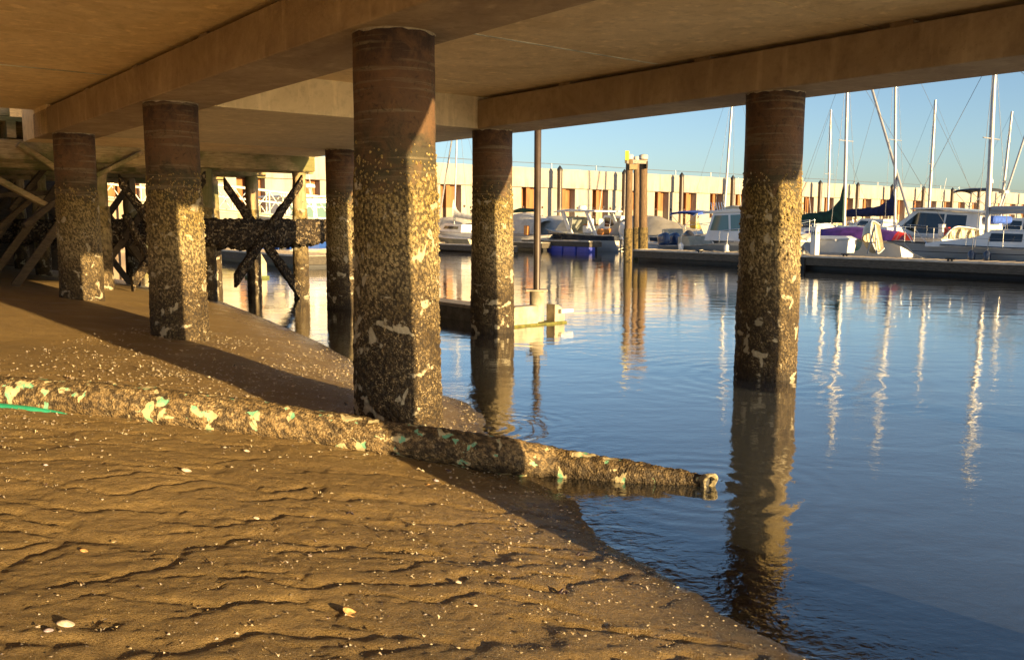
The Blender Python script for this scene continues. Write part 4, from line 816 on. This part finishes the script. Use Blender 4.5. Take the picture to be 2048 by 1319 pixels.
for k in range(6): mb.tube([(-1.0+.14*k, -.7, 2.2), (-1.1+.14*k, -.7, 2.55)], .018, 5)
mb.build('rod_rack', 'chrome', ht)
for x, mm in ((-2.6, 'navy'), (-1.2, 'black'), (1.9, 'navy')): fender(T, t, x, -1.25 if False else 1.28, .55, mm)
mb = MB(T); pts = [(1.9, 1.2, 1.2), (.9, 1.32, 1.0), (-.2, 1.36, 1.1), (-1.4, 1.34, .85), (-2.9, 1.42, .55)]; mb.tube(pts, .018, 6); mb.build('mooring_line', 'rope', t)
# small boat with blue bimini, behind
t, T, sh, wd = cabin_boat('runabout', 'small white runabout under a blue bimini, half hidden by the pilothouse boat', 'motorboat', 1398, 46, 5.4, 2.1, 'navy', [(-.2, .8), (.2, 1.25), (1.0, 1.1), (2.2, .9), (2.2, .8)], [], A1+math.pi)
bimini(T, t, -1.2, .7, 1.0, 2.3); quad_win(T, t, [(1.0, -.9, 1.1), (1.0, .9, 1.1), (.5, .8, 1.9), (.5, -.8, 1.9)], 'pglass')
t, T, sh, wd = cabin_boat('cuddy_boat', 'white cabin boat with dark windows just left of the timber mooring piles', 'motorboat', 1238, 60, 6, 2.3, 'white', [(-1, .9), (-1, 2.1), (.6, 2.15), (1.4, 1.3), (2.4, .95)], [[(-.85, 1.4), (-.85, 1.95), (-.1, 1.97), (-.1, 1.4)], [(0, 1.4), (0, 1.97), (.5, 2.0), (.95, 1.4)]], ob=[(0, 'outb_w', 1)])
# canvas covered boat
p = at_water(1312, 51); t = thing('covered_boat', 'boat hidden under a large beige canvas cover, right of the timber mooring piles', 'motorboat', p); T = frame(p, A1+math.pi)
hull(T, 7.4, 2.5, 1.2, .9, .35, t, 'white')
mb = MB(T); vs = []
for i in range(14):
    tt_ = i/13; x = -3.5+6.9*tt_; hz = np.interp(tt_, [0, .1, .3, .55, 1], [1.0, 1.9, 2.15, 2.0, 1.15])+.03*math.sin(9*tt_*3); w_ = np.interp(tt_, [0, .6, 1], [1.15, 1.2, .2])
    for j in range(9): s = j/8*2-1; vs.append((x, w_*s*1.03, .98+(hz-.98)*(1-abs(s)**1.5)))
mb.add(vs, [tuple(int(q) for q in f) for f in gridfaces(14, 9)], True); mb.build('canvas_cover', 'canvas', t)
# little boat with black outboard tilted up in front of it
p = at_water(1300, 46); t = thing('skiff', 'small white skiff with a tilted black outboard, behind the end of the dock', 'motorboat', p); T = frame(p, A1)
hull(T, 4.2, 1.7, .8, .6, .2, t, 'white'); outboard(T @ Matrix.Translation((-2.2, 0, .62)), t, 'outb_k', .95, -.5)
mb = MB(T); mb.box((-1.2, 0, .62), (.3, 1.4, .08), None, .02); mb.build('thwart', 'cream', t)
# left group between nearest pile and third pile
p = at_water(912, 55); t = thing('skiff', 'white open skiff with a tilted grey outboard, right of the nearest pile', 'motorboat', p); T = frame(p, A1)
hull(T, 4.6, 1.8, .85, .65, .2, t, 'cream'); outboard(T @ Matrix.Translation((-2.3, 0, .75)), t, 'outb_k', 1.3, -.35)
mb = MB(T); mb.side([(-2.3, 0), (-2.3, .7), (-1.4, .2), (-1.2, 0)], -.9, -.86); mb.build('trim_plate', 'cream', t)
def dome_boat(name, label, px, Y, L, m, hz=1.9, head=HEAD, hm='white'):
    p = at_water(px, Y); t = thing(name, label, 'motorboat', p); T = frame(p, head); sh = hull(T, L, 2.4, 1.2, .9, .3, t, hm)
    mb = MB(T); vs = []
    for i in range(14):
        tt_ = i/13; x = -L*.46+L*.86*tt_; z1 = .95+(hz-.95)*(math.sin(math.pi*min(1, tt_*.85+.12))**.5)
        for j in range(9): s = j/8*2-1; vs.append((x, 1.15*s*(1-.75*max(0, tt_-.5)*2*.8), .9+(z1-.9)*(1-abs(s)**2.6)))
    mb.add(vs, [tuple(int(q) for q in f) for f in gridfaces(14, 9)], True); mb.build('tarpaulin', m, t); return t, T, sh
dome_boat('tarped_boat', 'rounded white tarp-covered boat behind the grey outboard skiff', 892, 60, 6, 'whitecloth', 2.0)
dome_boat('tarped_boat', 'boat under a pale wrinkled tarpaulin just right of the guide pole', 1104, 59, 6, 'whitecloth', 2.1)
t, T, sh = dome_boat('tarped_boat', 'white domed boat between the third pile and the guide pole', 1042, 60, 6, 'whitecloth', 2.3)
p = at_water(1058, 56); t = thing('sailing_dinghy', 'small white round-bowed dinghy left of the guide pole, dark green cover above it', 'dinghy', p); T = frame(p, A1+math.pi)
hull(T, 4.4, 1.8, .9, .7, .25, t, 'white'); mb = MB(T); mb.tube([(-1.9, 0, 2.3), (-.8, 0, 2.42), (.6, 0, 2.4)], .14, 10, True, [.07, .15, .1]); mb.build('sail_cover', 'greencloth', t); rig(t, T @ Vector((.7, 0, .8)), T @ Vector((.7, 0, 4.2)), .04)
mb = MB(T); mb.box((-.6, .3, 1.15), (.35, .25, .6), None, .04); mb.build('orange_locker', 'orange', t)
dock('finger_dock', 'short finger dock with yellow cleats beside the round-bowed dinghy', 33.8, 38.5, 30.2, 30.9, .5)
# sailboats: hull mostly hidden, mast, boom and cover seen
def sailboat(label, Y, mb0, mt, L=8, B=2.6, head=HEAD, spread=(.6,), boom=None, cover=None, covh=.5, hm='white', fb=1.25, wires=True, r=.075, furl=None, off=0, spl=1.):
    b = A(mb0[0], mb0[1], Y); tp_ = A(mt[0], mt[1], Y); ext = tp_ if mt[1] > 60 else tp_
    p = b.copy(); p[2] = 0; hd = Vector((math.cos(head), math.sin(head), 0)); p = p-np.array(hd)*off
    t = thing('sailboat', label, 'sailboat', p); T = frame(p, head); sh = hull(T, L, B, fb, fb*.8, .4, t, hm)
    wd = prism_cabin(T, t, [(-L*.2, fb*.8), (-L*.18, fb*.8+.5), (L*.1, fb*.8+.55), (L*.24, fb*.85+.12), (L*.25, fb*.8)], B*.3, B*.24)
    side_win(T, t, [(-L*.14, fb*.8+.2), (-L*.14, fb*.8+.38), (L*.08, fb*.8+.42), (L*.1, fb*.8+.22)], wd)
    Tp = np.array(T @ Vector((off, 0, 0))); bow = T @ Vector((L*.5, 0, fb)); st = T @ Vector((-L*.5, 0, fb*.8)); ws = []
    ws = [(bow, tp_), (st, tp_), (T @ Vector((off, B*.45, fb)), tp_), (T @ Vector((off, -B*.45, fb)), tp_)] if wires else []
    mo = rig(t, (b[0], b[1], fb*.8), tp_, r, list(spread), ws, spr_len=spl, ax=(-math.sin(head), math.cos(head), 0))
    if boom:
        q = A(boom[0], boom[1], Y+boom[2]); s0 = A(mb0[0], boom[3], Y); mb = MB(); mb.tube([s0, q], .055, 8); mb.build('boom', 'mast', t)
        if cover:
            s0, q = np.array(s0), np.array(q); mb = MB(); pts = [s0*(1-k)+q*k for k in np.linspace(0, 1, 14)]; vs = []
            for i, c_ in enumerate(pts):
                k = i/13; hh = covh*(1.0*math.exp(-k*14)*1.7+.42*(1-.5*k)); ww = .16*(1-.35*k); n_ = np.cross(q-s0, (0, 0, 1)); n_ = n_/np.linalg.norm(n_)
                for j in range(10): a = 2*math.pi*j/10; wob = 1+.1*math.sin(i*2.3+j); vs.append(c_+n_*ww*math.cos(a)*wob+np.array([0, 0, 1])*((hh if math.sin(a) > 0 else .2)*math.sin(a)*wob))
            mb.add(vs, [tuple(int(x) for x in f) for f in gridfaces(14, 10, True)]+[tuple(range(9, -1, -1)), tuple(range(130, 140))], True); mb.build('sail_cover', cover, t)
    if furl: mb = MB(); mb.tube([A(furl[0], furl[1], Y+furl[4]), A(furl[2], furl[3], Y+furl[5])], furl[6], 10); mb.build('furled_headsail', 'mast', t)
    return t, T, sh
sailboat('white sloop with a bunched white sail, right of the nearest concrete pier pile', 58, (908, 470), (916, 190), 7, spread=(), boom=(955, 436, -1.5, 428), cover='whitecloth', covh=.42, off=.5, r=.06, furl=(876, 450, 906, 265, 2, 0, .05))
sailboat('sailboat with a tall white mast just left of the lone water pile', 62, (1446, 450), (1468, 150), 8, spread=(), off=.5, r=.09)
sailboat('sailboat with a dark green sail cover on its boom, right of the lone water pile', 43, (1688, 465), (1696, 120), 8.5, spread=(.55,), boom=(1572, 440, 2.5, 437), cover='greencloth', covh=1.05, off=1, r=.085, spl=.62)
sailboat('sailboat with a navy blue sail cover, right of the green-covered one', 52, (1790, 455), (1792, 60), 9, spread=(.47,), boom=(1655, 428, 3.5, 425), cover='navycloth', covh=.95, off=1, r=.085, spl=.7, furl=(1828, 462, 1740, 165, -1.5, 2.5, .08))
sailboat('distant sailboat with a short thin mast, just right of the lone water pile', 66, (1655, 450), (1662, 220), 7, spread=(.48,), off=.5, r=.09, spl=.55)
sailboat('distant sailboat with a white mast behind the black-windowed cabin boat', 70, (1856, 450), (1871, 200), 8, spread=(.52,), off=.5, r=.12, spl=.45)
sailboat('distant sailboat with a thin leaning mast near the right edge', 72, (1998, 452), (2024, 223), 8, spread=(.42,), off=.5, r=.11, spl=.4, furl=(1990, 455, 2062, 235, -2, 2, .09))
# --- grey-white sloop alongside the dock, foreground right
hsl = m_stripe('sloop_hull_paint', (.52, .54, .56), (.05, .07, .12), .10, [(.66, .685, (.06, .07, .1))])
c = W(6.4, 28.55); t = thing('sloop', 'long grey-white sloop with dark cabin windows and black toe rail moored at the right', 'sailboat', (c[0], c[1], 0)); T = frame(c, A1)
L_ = 10.6; sh = hull(T, L_, 2.9, .98, .86, .4, t, hsl, .1)
for s in (1, -1):
    mb = MB(T); mb.tube([(x, y*s*.985, z+.03) for x, y, z in sh], .028, 6); mb.build('toe_rail', 'black', t)
wd = prism_cabin(T, t, [(-3.2, .85), (-3.2, 1.42), (1.2, 1.46), (1.7, 1.22), (3.4, .98), (3.4, .85)], .95, .8)
for a in (-2.6, -1.1, .2): side_win(T, t, [(a, 1.08), (a, 1.34), (a+1.0, 1.36), (a+1.05, 1.08)], wd)
base = T @ Vector((1.7, 0, 1.35)); top = A(1991, 100, base.y+.3)
rig(t, base, top, .085, [.52], [(T @ Vector((5.0, 0, 1.0)), top), (T @ Vector((-5.0, 0, 1.0)), top), (T @ Vector((1.5, 1.3, .9)), top), (T @ Vector((1.5, -1.3, .9)), top)], 'mast', .62, (D2[0], D2[1], 0))
mb = MB(); s0 = np.array(T @ Vector((1.6, 0, 2.05))); q = np.array(T @ Vector((-2.8, 0, 2.1))); mb.tube([s0, q], .06, 8); mb.tube([s0+(0, 0, .12), q+(0, 0, .08)], .1, 8); mb.build('boom', 'mast', t)
for x in (2.6, 3.2): fender(T, t, x-.9, 1.35 if False else -1.45, .5, 'black')
for x in (1.0, 1.5): fender(T, t, x, 1.5, .5, 'navy')
for k in (8, 11, 14, 17, 20, 23):
    for s in (1, -1): x, y, z = sh[k]; mb = MB(T); mb.tube([(x, y*s*.93, z), (x, y*s*.93, z+.6)], .012, 6); mb.build('stanchion', 'chrome', t)
for s in (1, -1):
    mb = MB(T); mb.tube([(x, y*s*.93, z+.58) for x, y, z in sh[2:24]], .007, 5); mb.tube([(x, y*s*.93, z+.3) for x, y, z in sh[2:24]], .006, 5); mb.build('lifeline', 'wire', t)
mb = MB(T); x, y, z = sh[22]; mb.tube([(x, y*.9, z), (x+.5, y*.7, z+.6), (L_/2-.05, 0, z+.62), (x+.5, -y*.7, z+.6), (x, -y*.9, z)], .015, 6); mb.build('pulpit', 'chrome', t)
mb = MB(T); mb.tube([(4.6, .2, 1.0), (3.4, 1.7, .62), (2.8, 2.2, .5)], .015, 6); mb.build('mooring_line', 'rope', t)
mb = MB(T); vs = [(-3.3, s*.85, 1.45) for s in (-1, 1)]+[(-2.6, s*.7, 1.95) for s in (-1, 1)]+[(-4.2, s*.8, 2.0) for s in (-1, 1)]; mb.add(vs, [(0, 1, 3, 2), (2, 3, 5, 4)]); mb.build('dodger', 'gglass', t)
# black-windowed cabin boat
t, T, sh, wd = cabin_boat('cabin_cruiser', 'white cabin boat with a wraparound of black windows and a small black bimini on top', 'motorboat', 1872, 44, 7.4, 2.9, 'white', [(-2.6, .9), (-2.5, 2.15), (.6, 2.35), (1.7, 1.45), (3.1, 1.15), (3.1, .9)], [[(-1.9, 1.3), (-1.9, 2.05), (-.95, 2.1), (-.9, 1.2)], [(-.85, 1.2), (-.85, 2.12), (.45, 2.2), (1.25, 1.5), (.4, 1.2)]], HEAD, 1.25, .95, front=((1.6, 1.5), (.7, 2.25)))
mb = MB(T); mb.side([(-3.1, 2.1), (-3.1, 2.2), (-.4, 2.44), (.75, 2.42), (.8, 2.34), (-.4, 2.34)], -1.3, 1.3); mb.build('roof', 'white', t, .03)
bimini(T, t, -2.7, -1.1, .9, 3.35, 'black', .95)
mb = MB(T); mb.box((-2.85, .0, 1.85), (.5, 1.9, .35), None, .08); mb.build('blue_awning', 'bluecloth', t)
mb = MB(T); mb.tube([(-2.4, -.9, 2.2), (-2.6, -.95, 3.1)], .04, 8); mb.lathe((-2.6, -.95, 3.1), [(.22, 0), (.22, .12), (0, .16)], 14); mb.build('radar', 'white', t)
# purple-tarped boat
p = at_water(1703, 40); t = thing('tarped_rowboat', 'low boat under a purple tarpaulin with a red corner, behind the white dock box', 'boat', p); T = frame(p, A1)
hull(T, 5.2, 1.7, 1.1, .85, .25, t, 'white'); mb = MB(T); mbr = MB(T)
for mbx, a, b in ((mb, 0, 15), (mbr, 14, 16)):
    vs = []
    for i in range(a, b):
        tt_ = i/15; x = 2.5-5.*tt_
        for j in range(9): s = j/8*2-1; vs.append((x, .85*s*(.45+.55*math.sin(math.pi*min(.85, tt_+.12))), .95+.55*(1-abs(s)**2)*math.sin(math.pi*(.12+.76*tt_))**.6+.02*math.sin(i*2.1+j)))
    mbx.add(vs, [tuple(int(q) for q in f) for f in gridfaces(b-a, 9)], True)
mb.build('purple_tarp', 'purple', t); mbr.build('red_tarp', 'red', t)
# more moored boats filling the far rows
far = [(1505, 66, 6.5, 'white', 'plain white cabin boat behind the lone water pile'), (1620, 60, 6.5, 'white', 'white cabin boat under the green sail boom'), (1745, 62, 7, 'white', 'white cabin boat beneath the navy sail cover'), (1990, 56, 7, 'white', 'white cabin boat behind the mast of the sloop'), (2050, 50, 7, 'greyhull', 'grey cabin boat at the right edge'), (700, 58, 6.5, 'white', 'white cabin boat seen right of the farthest water pile')]
for x, Y, L, hm, lb in far:
    cabin_boat('cabin_boat', lb, 'motorboat', x, Y, L, 2.4, hm, [(-1.2, .9), (-1.2, 1.95), (.5, 2.0), (1.3, 1.3), (2.5, 1.0), (2.5, .9)], [[(-1.0, 1.35), (-1.0, 1.8), (-.2, 1.82), (-.2, 1.35)], [(-.1, 1.35), (-.1, 1.82), (.45, 1.85), (.9, 1.38)]], HEAD if x != 1620 else A1+math.pi, ob=[(0, 'outb_w', .9)], group='white cabin boats in the far rows')
# boat with green windows behind the timber pier, blue hull
hb_ = m_stripe('blue_white_hull_paint', (.03, .09, .36), (.03, .09, .36), .2, [(1.2, 3, (.66, .64, .6))])
t, T, sh, wd = cabin_boat('pilothouse_boat', 'blue-hulled boat with a white cabin and green windows, behind the old timber pier', 'motorboat', 642, 42, 7.2, 2.8, hb_, [(-2.2, 1.2), (-2.2, 2.7), (1.2, 2.75), (2., 1.6), (3., 1.3), (3., 1.2)], [[(-2.0, 1.85), (-2.0, 2.5), (-.9, 2.5), (-.9, 1.85)], [(-.7, 1.85), (-.7, 2.5), (.3, 2.5), (.3, 1.85)], [(.5, 1.85), (.5, 2.5), (1.1, 2.55), (1.55, 1.85)]], A2, 1.7, 1.5, 'gglass', front=((1.9, 1.75), (1.25, 2.6)))
mb = MB(T); mb.side([(-2.5, 2.72), (-2.5, 2.82), (1.5, 2.88), (1.5, 2.78)], -1.3, 1.3); mb.build('roof', 'white', t, .03); mb = MB(T); mb.tube([(-.2, .5, 2.8), (-.3, .5, 3.3)], .05, 8); mb.lathe((-.3, .5, 3.25), [(.3, 0), (.28, .15), (0, .2)], 16); mb.build('radar_dome', 'white', t)
t = thing('inflatable_tender', 'small pale tender with a dark motor under the timber pier cross brace', 'dinghy', at_water(618, 40)); T = frame(at_water(618, 40), A2); hull(T, 2.4, 1.2, .45, .4, .1, t, 'cream'); outboard(T @ Matrix.Translation((-1.2, 0, .5)), t, 'outb_k', .7)
p = G(513, 556); t = thing('corner_float', 'pale floating fender block with a sloping top, framed by the timber braces', 'float', p); T = frame(p, A2); mb = MB(T); mb.side([(-.22, -.1), (.25, -.1), (.25, .45), (.05, .8), (-.22, .9)], -.2, .2); mb.build('body', FD, t, .02); mb = MB(T); mb.box((.02, 0, .02), (.56, .5, .1)); mb.build('waterline_band', simple('green_band', (.1, .12, .03), .8), t)
# gangway
gw = thing('gangway', 'long aluminium gangway with trussed handrails sloping down behind the timber pier', 'gangway', A(400, 450, 36)*np.array([1, 1, 0]))
ga, gb = A(120, 388, 33), A(640, 442, 37.5); e2 = np.array([.3, 1.0, 0]); 
for s in (0, 1):
    a, b = ga+e2*s, gb+e2*s; mb = MB(); mb.tube([a+(0, 0, 1.0), b+(0, 0, 1.0)], .045, 6); mb.tube([a+(0, 0, .55), b+(0, 0, .55)], .025, 6); mb.tube([a, b], .07, 6)
    for k in range(14):
        t0 = k/14; q0 = a*(1-t0)+b*t0; t1 = (k+1)/14; q1 = a*(1-t1)+b*t1; mb.tube([q0, q0+(0, 0, 1.0)], .03, 5); mb.tube([q0+((0, 0, 1.0) if k % 2 else (0, 0, 0)), q1+((0, 0, 0) if k % 2 else (0, 0, 1.0))], .022, 5)
    mb.build('handrail', simple('aluminium_truss', (.7, .64, .5), .4, .2, .1), gw)
mb = MB(); mb.beam(ga+e2*.5, gb+e2*.5, 1.0, .06); mb.build('walkway', 'dockwood', gw)
dock('dock_landing', 'floating landing at the foot of the gangway', 24, 36, 10.5, 12.5, .45)
# ------------------------------------------------------------------ things on the main dock
def on_dock(px, py): return G(px, py, .48)
def white_post(px, py, h, label, letter=False, w_=.28, name='dock_pedestal'):
    p = on_dock(px, py); t = thing(name, label, 'pedestal', p); T = frame(p, A1+math.pi)
    mb = MB(T); mb.box((0, 0, h/2), (w_*.8, w_, h), None, .015); b_ = mb.build('column', 'white', t); mb = MB(T); mb.box((0, 0, h+.03), (w_*.95, w_*1.15, .06), None, .02); mb.build('top', 'white', t)
    if letter:
        mb = MB(T); y = -w_/2-.004
        for dx in (-.05, .05): mb.box((dx, y, h-.17), (.025, .008, .16))
        mb.box((0, y, h-.17), (.08, .008, .024)); mb.build('letter_h', 'black', t)
        mb = MB(frame(p, A1+math.pi+math.pi/2)); y = -w_*.4-.004
        for dx in (-.05, .05): mb.box((dx, y, h-.17), (.025, .008, .16))
        mb.box((0, y, h-.17), (.08, .008, .024)); mb.build('letter_h', 'black', t)
    return t
white_post(1629, 510, 1.0, 'white dock post marked with a black letter H', True)
p = on_dock(1669, 505); t = thing('dock_box', 'white fibreglass dock box with an overhanging lid, standing on the long dock', 'dock box', p); T = frame(p, A1+math.pi)
mb = MB(T); mb.add([(sx*x, sy*y, z) for (x, y, z) in ((.72, .26, 0), (.78, .30, .52)) for sx, sy in ((-1, -1), (1, -1), (1, 1), (-1, 1))], [(3, 2, 1, 0), (4, 5, 6, 7), (0, 1, 5, 4), (1, 2, 6, 5), (2, 3, 7, 6), (3, 0, 4, 7)]); mb.build('bin', 'white', t, .02)
mb = MB(T); mb.add([(sx*x, sy*y, z) for (x, y, z) in ((.83, .34, .525), (.83, .34, .58), (.6, .2, .68)) for sx, sy in ((-1, -1), (1, -1), (1, 1), (-1, 1))], [(3, 2, 1, 0)]+[(k*4+i, k*4+(i+1) % 4, k*4+4+(i+1) % 4, k*4+4+i) for k in range(2) for i in range(4)]+[(8, 9, 10, 11)]); mb.build('lid', 'white', t, .01)
mb = MB(T); mb.box((.25, -.345, .52), (.08, .02, .08)); mb.build('latch', 'chrome', t)
white_post(1704, 492, 1.15, 'white power pedestal just right of the dock box', w_=.34)
white_post(1790, 500, 1.05, 'white pedestal at the right side of the cream dinghy', w_=.2)
white_post(1881, 498, 1.1, 'white pedestal beside the red extinguisher cabinet', w_=.26)
p = on_dock(1892, 499); t = thing('extinguisher_cabinet', 'red fire extinguisher cabinet on the dock behind the sloop', 'cabinet', p); mb = MB(frame(p, A1)); mb.box((0, 0, .72), (.22, .2, .6), None, .02); mb.build('cabinet', 'red', t); mb = MB(frame(p, A1)); mb.box((0, 0, .2), (.06, .06, .42)); mb.build('stand', 'mast', t)
def dinghy_up(px, py, label, L, s=1., hd=.0):
    p = on_dock(px, py); t = thing('upturned_dinghy', label, 'dinghy', p); T = frame(p, A1+math.pi/2+hd) @ Matrix.Translation((0, 0, .55*s)) @ Matrix.Rotation(math.radians(-78), 4, 'X')
    vs = []; ns, nh = 16, 9
    for i in range(ns):
        k = i/(ns-1); w_ = .58*s*(.75+.25*math.sin(math.pi*min(1, k*1.4)*.5)) if k < .6 else .58*s*(1-((k-.6)/.4)**2*.72)
        for j in range(nh): a = math.pi*j/(nh-1); vs.append((-L/2+L*k, w_*math.cos(a), -.42*s*(math.sin(a)**.7)*(1-.25*max(0, k-.6)/.4)))
    mb = MB(T); mb.add(vs, [tuple(int(q) for q in f) for f in gridfaces(ns, nh)], True); n = len(vs); mb.add(vs[:nh], [tuple(range(nh))]); mb.add([(x*.96, y*.93, z*.93+.015) for x, y, z in vs], [tuple(int(q) for q in f)[::-1] for f in gridfaces(ns, nh)], True); mb.build('shell', 'cream', t)
    for k in (.15, .45, .75): mb = MB(T); mb.box((-L/2+L*k, 0, -.1*s), (.22*s, 1.02*s*(1 if k < .7 else .8), .04*s), None, .01); mb.build('thwart', 'cream', t)
    mb = MB(T); pts = [vs[i*nh] for i in range(ns)]+[vs[i*nh+nh-1] for i in range(ns-1, -1, -1)]; mb.tube(pts, .03*s, 6); mb.build('gunwale', 'white', t)
dinghy_up(1752, 505, 'cream dinghy stored on its side on the dock, ribs and seats showing', 2.5, 1.15, .35)
dinghy_up(1926, 500, 'second cream dinghy on its side, behind the mast foot of the sloop', 2.0, .95, -.3)
p = on_dock(1744, 508); t = thing('boat_stand', 'white A-shaped stand leaning in front of the cream dinghy', 'stand', p); T = frame(p, A1+math.pi); mb = MB(T); mb.tube([(-.2, 0, 0), (0, .1, 1.15)], .035, 6); mb.tube([(.2, 0, 0), (0, .1, 1.15)], .035, 6); mb.tube([(-.12, .04, .45), (.12, .04, .45)], .025, 6); mb.build('legs', 'mast', t)
p = on_dock(1712, 503); t = thing('hose', 'coil of teal green hose hanging beside the dock box', 'hose', p); T = frame(p, A1); mb = MB(T)
for k in range(4): mb.tube([((.22+.02*k)*math.cos(a)+.05*k, .04*k, .38+.32*math.sin(a)) for a in np.linspace(2.6, 6.6, 14)], .016, 6)
mb.build('coil', simple('green_hose', (.03, .3, .22), .5), t)
for (x, y, lb) in ((1400, 505, 'dark dock cleat with a line, in front of the pilothouse boat'), (1690, 512, 'dark dock cleat near the dock edge, below the dock box'), (1900, 522, 'dark dock cleat below the black fenders of the sloop')):
    p = on_dock(x, y); t = thing('dock_cleat', lb, 'cleat', p); T = frame(p, A1); mb = MB(T); mb.box((0, 0, .07), (.34, .05, .04), None, .015); mb.box((-.06, 0, .03), (.05, .05, .07)); mb.box((.06, 0, .03), (.05, .05, .07)); mb.build('horns', 'black', t)
for (pts, lb) in (([(1395, 503), (1420, 498), (1432, 503), (1450, 505)], 'mooring rope lying slack on the dock beside the pilothouse boat'), ([(1840, 515), (1870, 513), (1900, 516), (1945, 514)], 'bundled rope on the dock in front of the sloop')):
    ps = [on_dock(*q)+(0, 0, .03) for q in pts]; t = thing('rope', lb, 'rope', ps[0]); mb = MB(); mb.tube(ps, .02, 6); mb.build('strand', 'rope', t)
# tall brown pile with a lamp pole on the right
p = at_water(1970, 62); t = thing('timber_pile', 'round brown timber pile with a white cap, behind the mast of the sloop', 'pile', p); z = A(1970, 366, 62)[2]; mb = MB(); mb.lathe(tuple(p), [(.22, -1), (.2, z)], 18); mb.build('shaft', 'dolphin', t); mb = MB(); mb.lathe(tuple(p), [(.23, z), (.23, z+.15), (.1, z+.5), (0, z+.6)], 18); mb.build('cap', 'white', t)
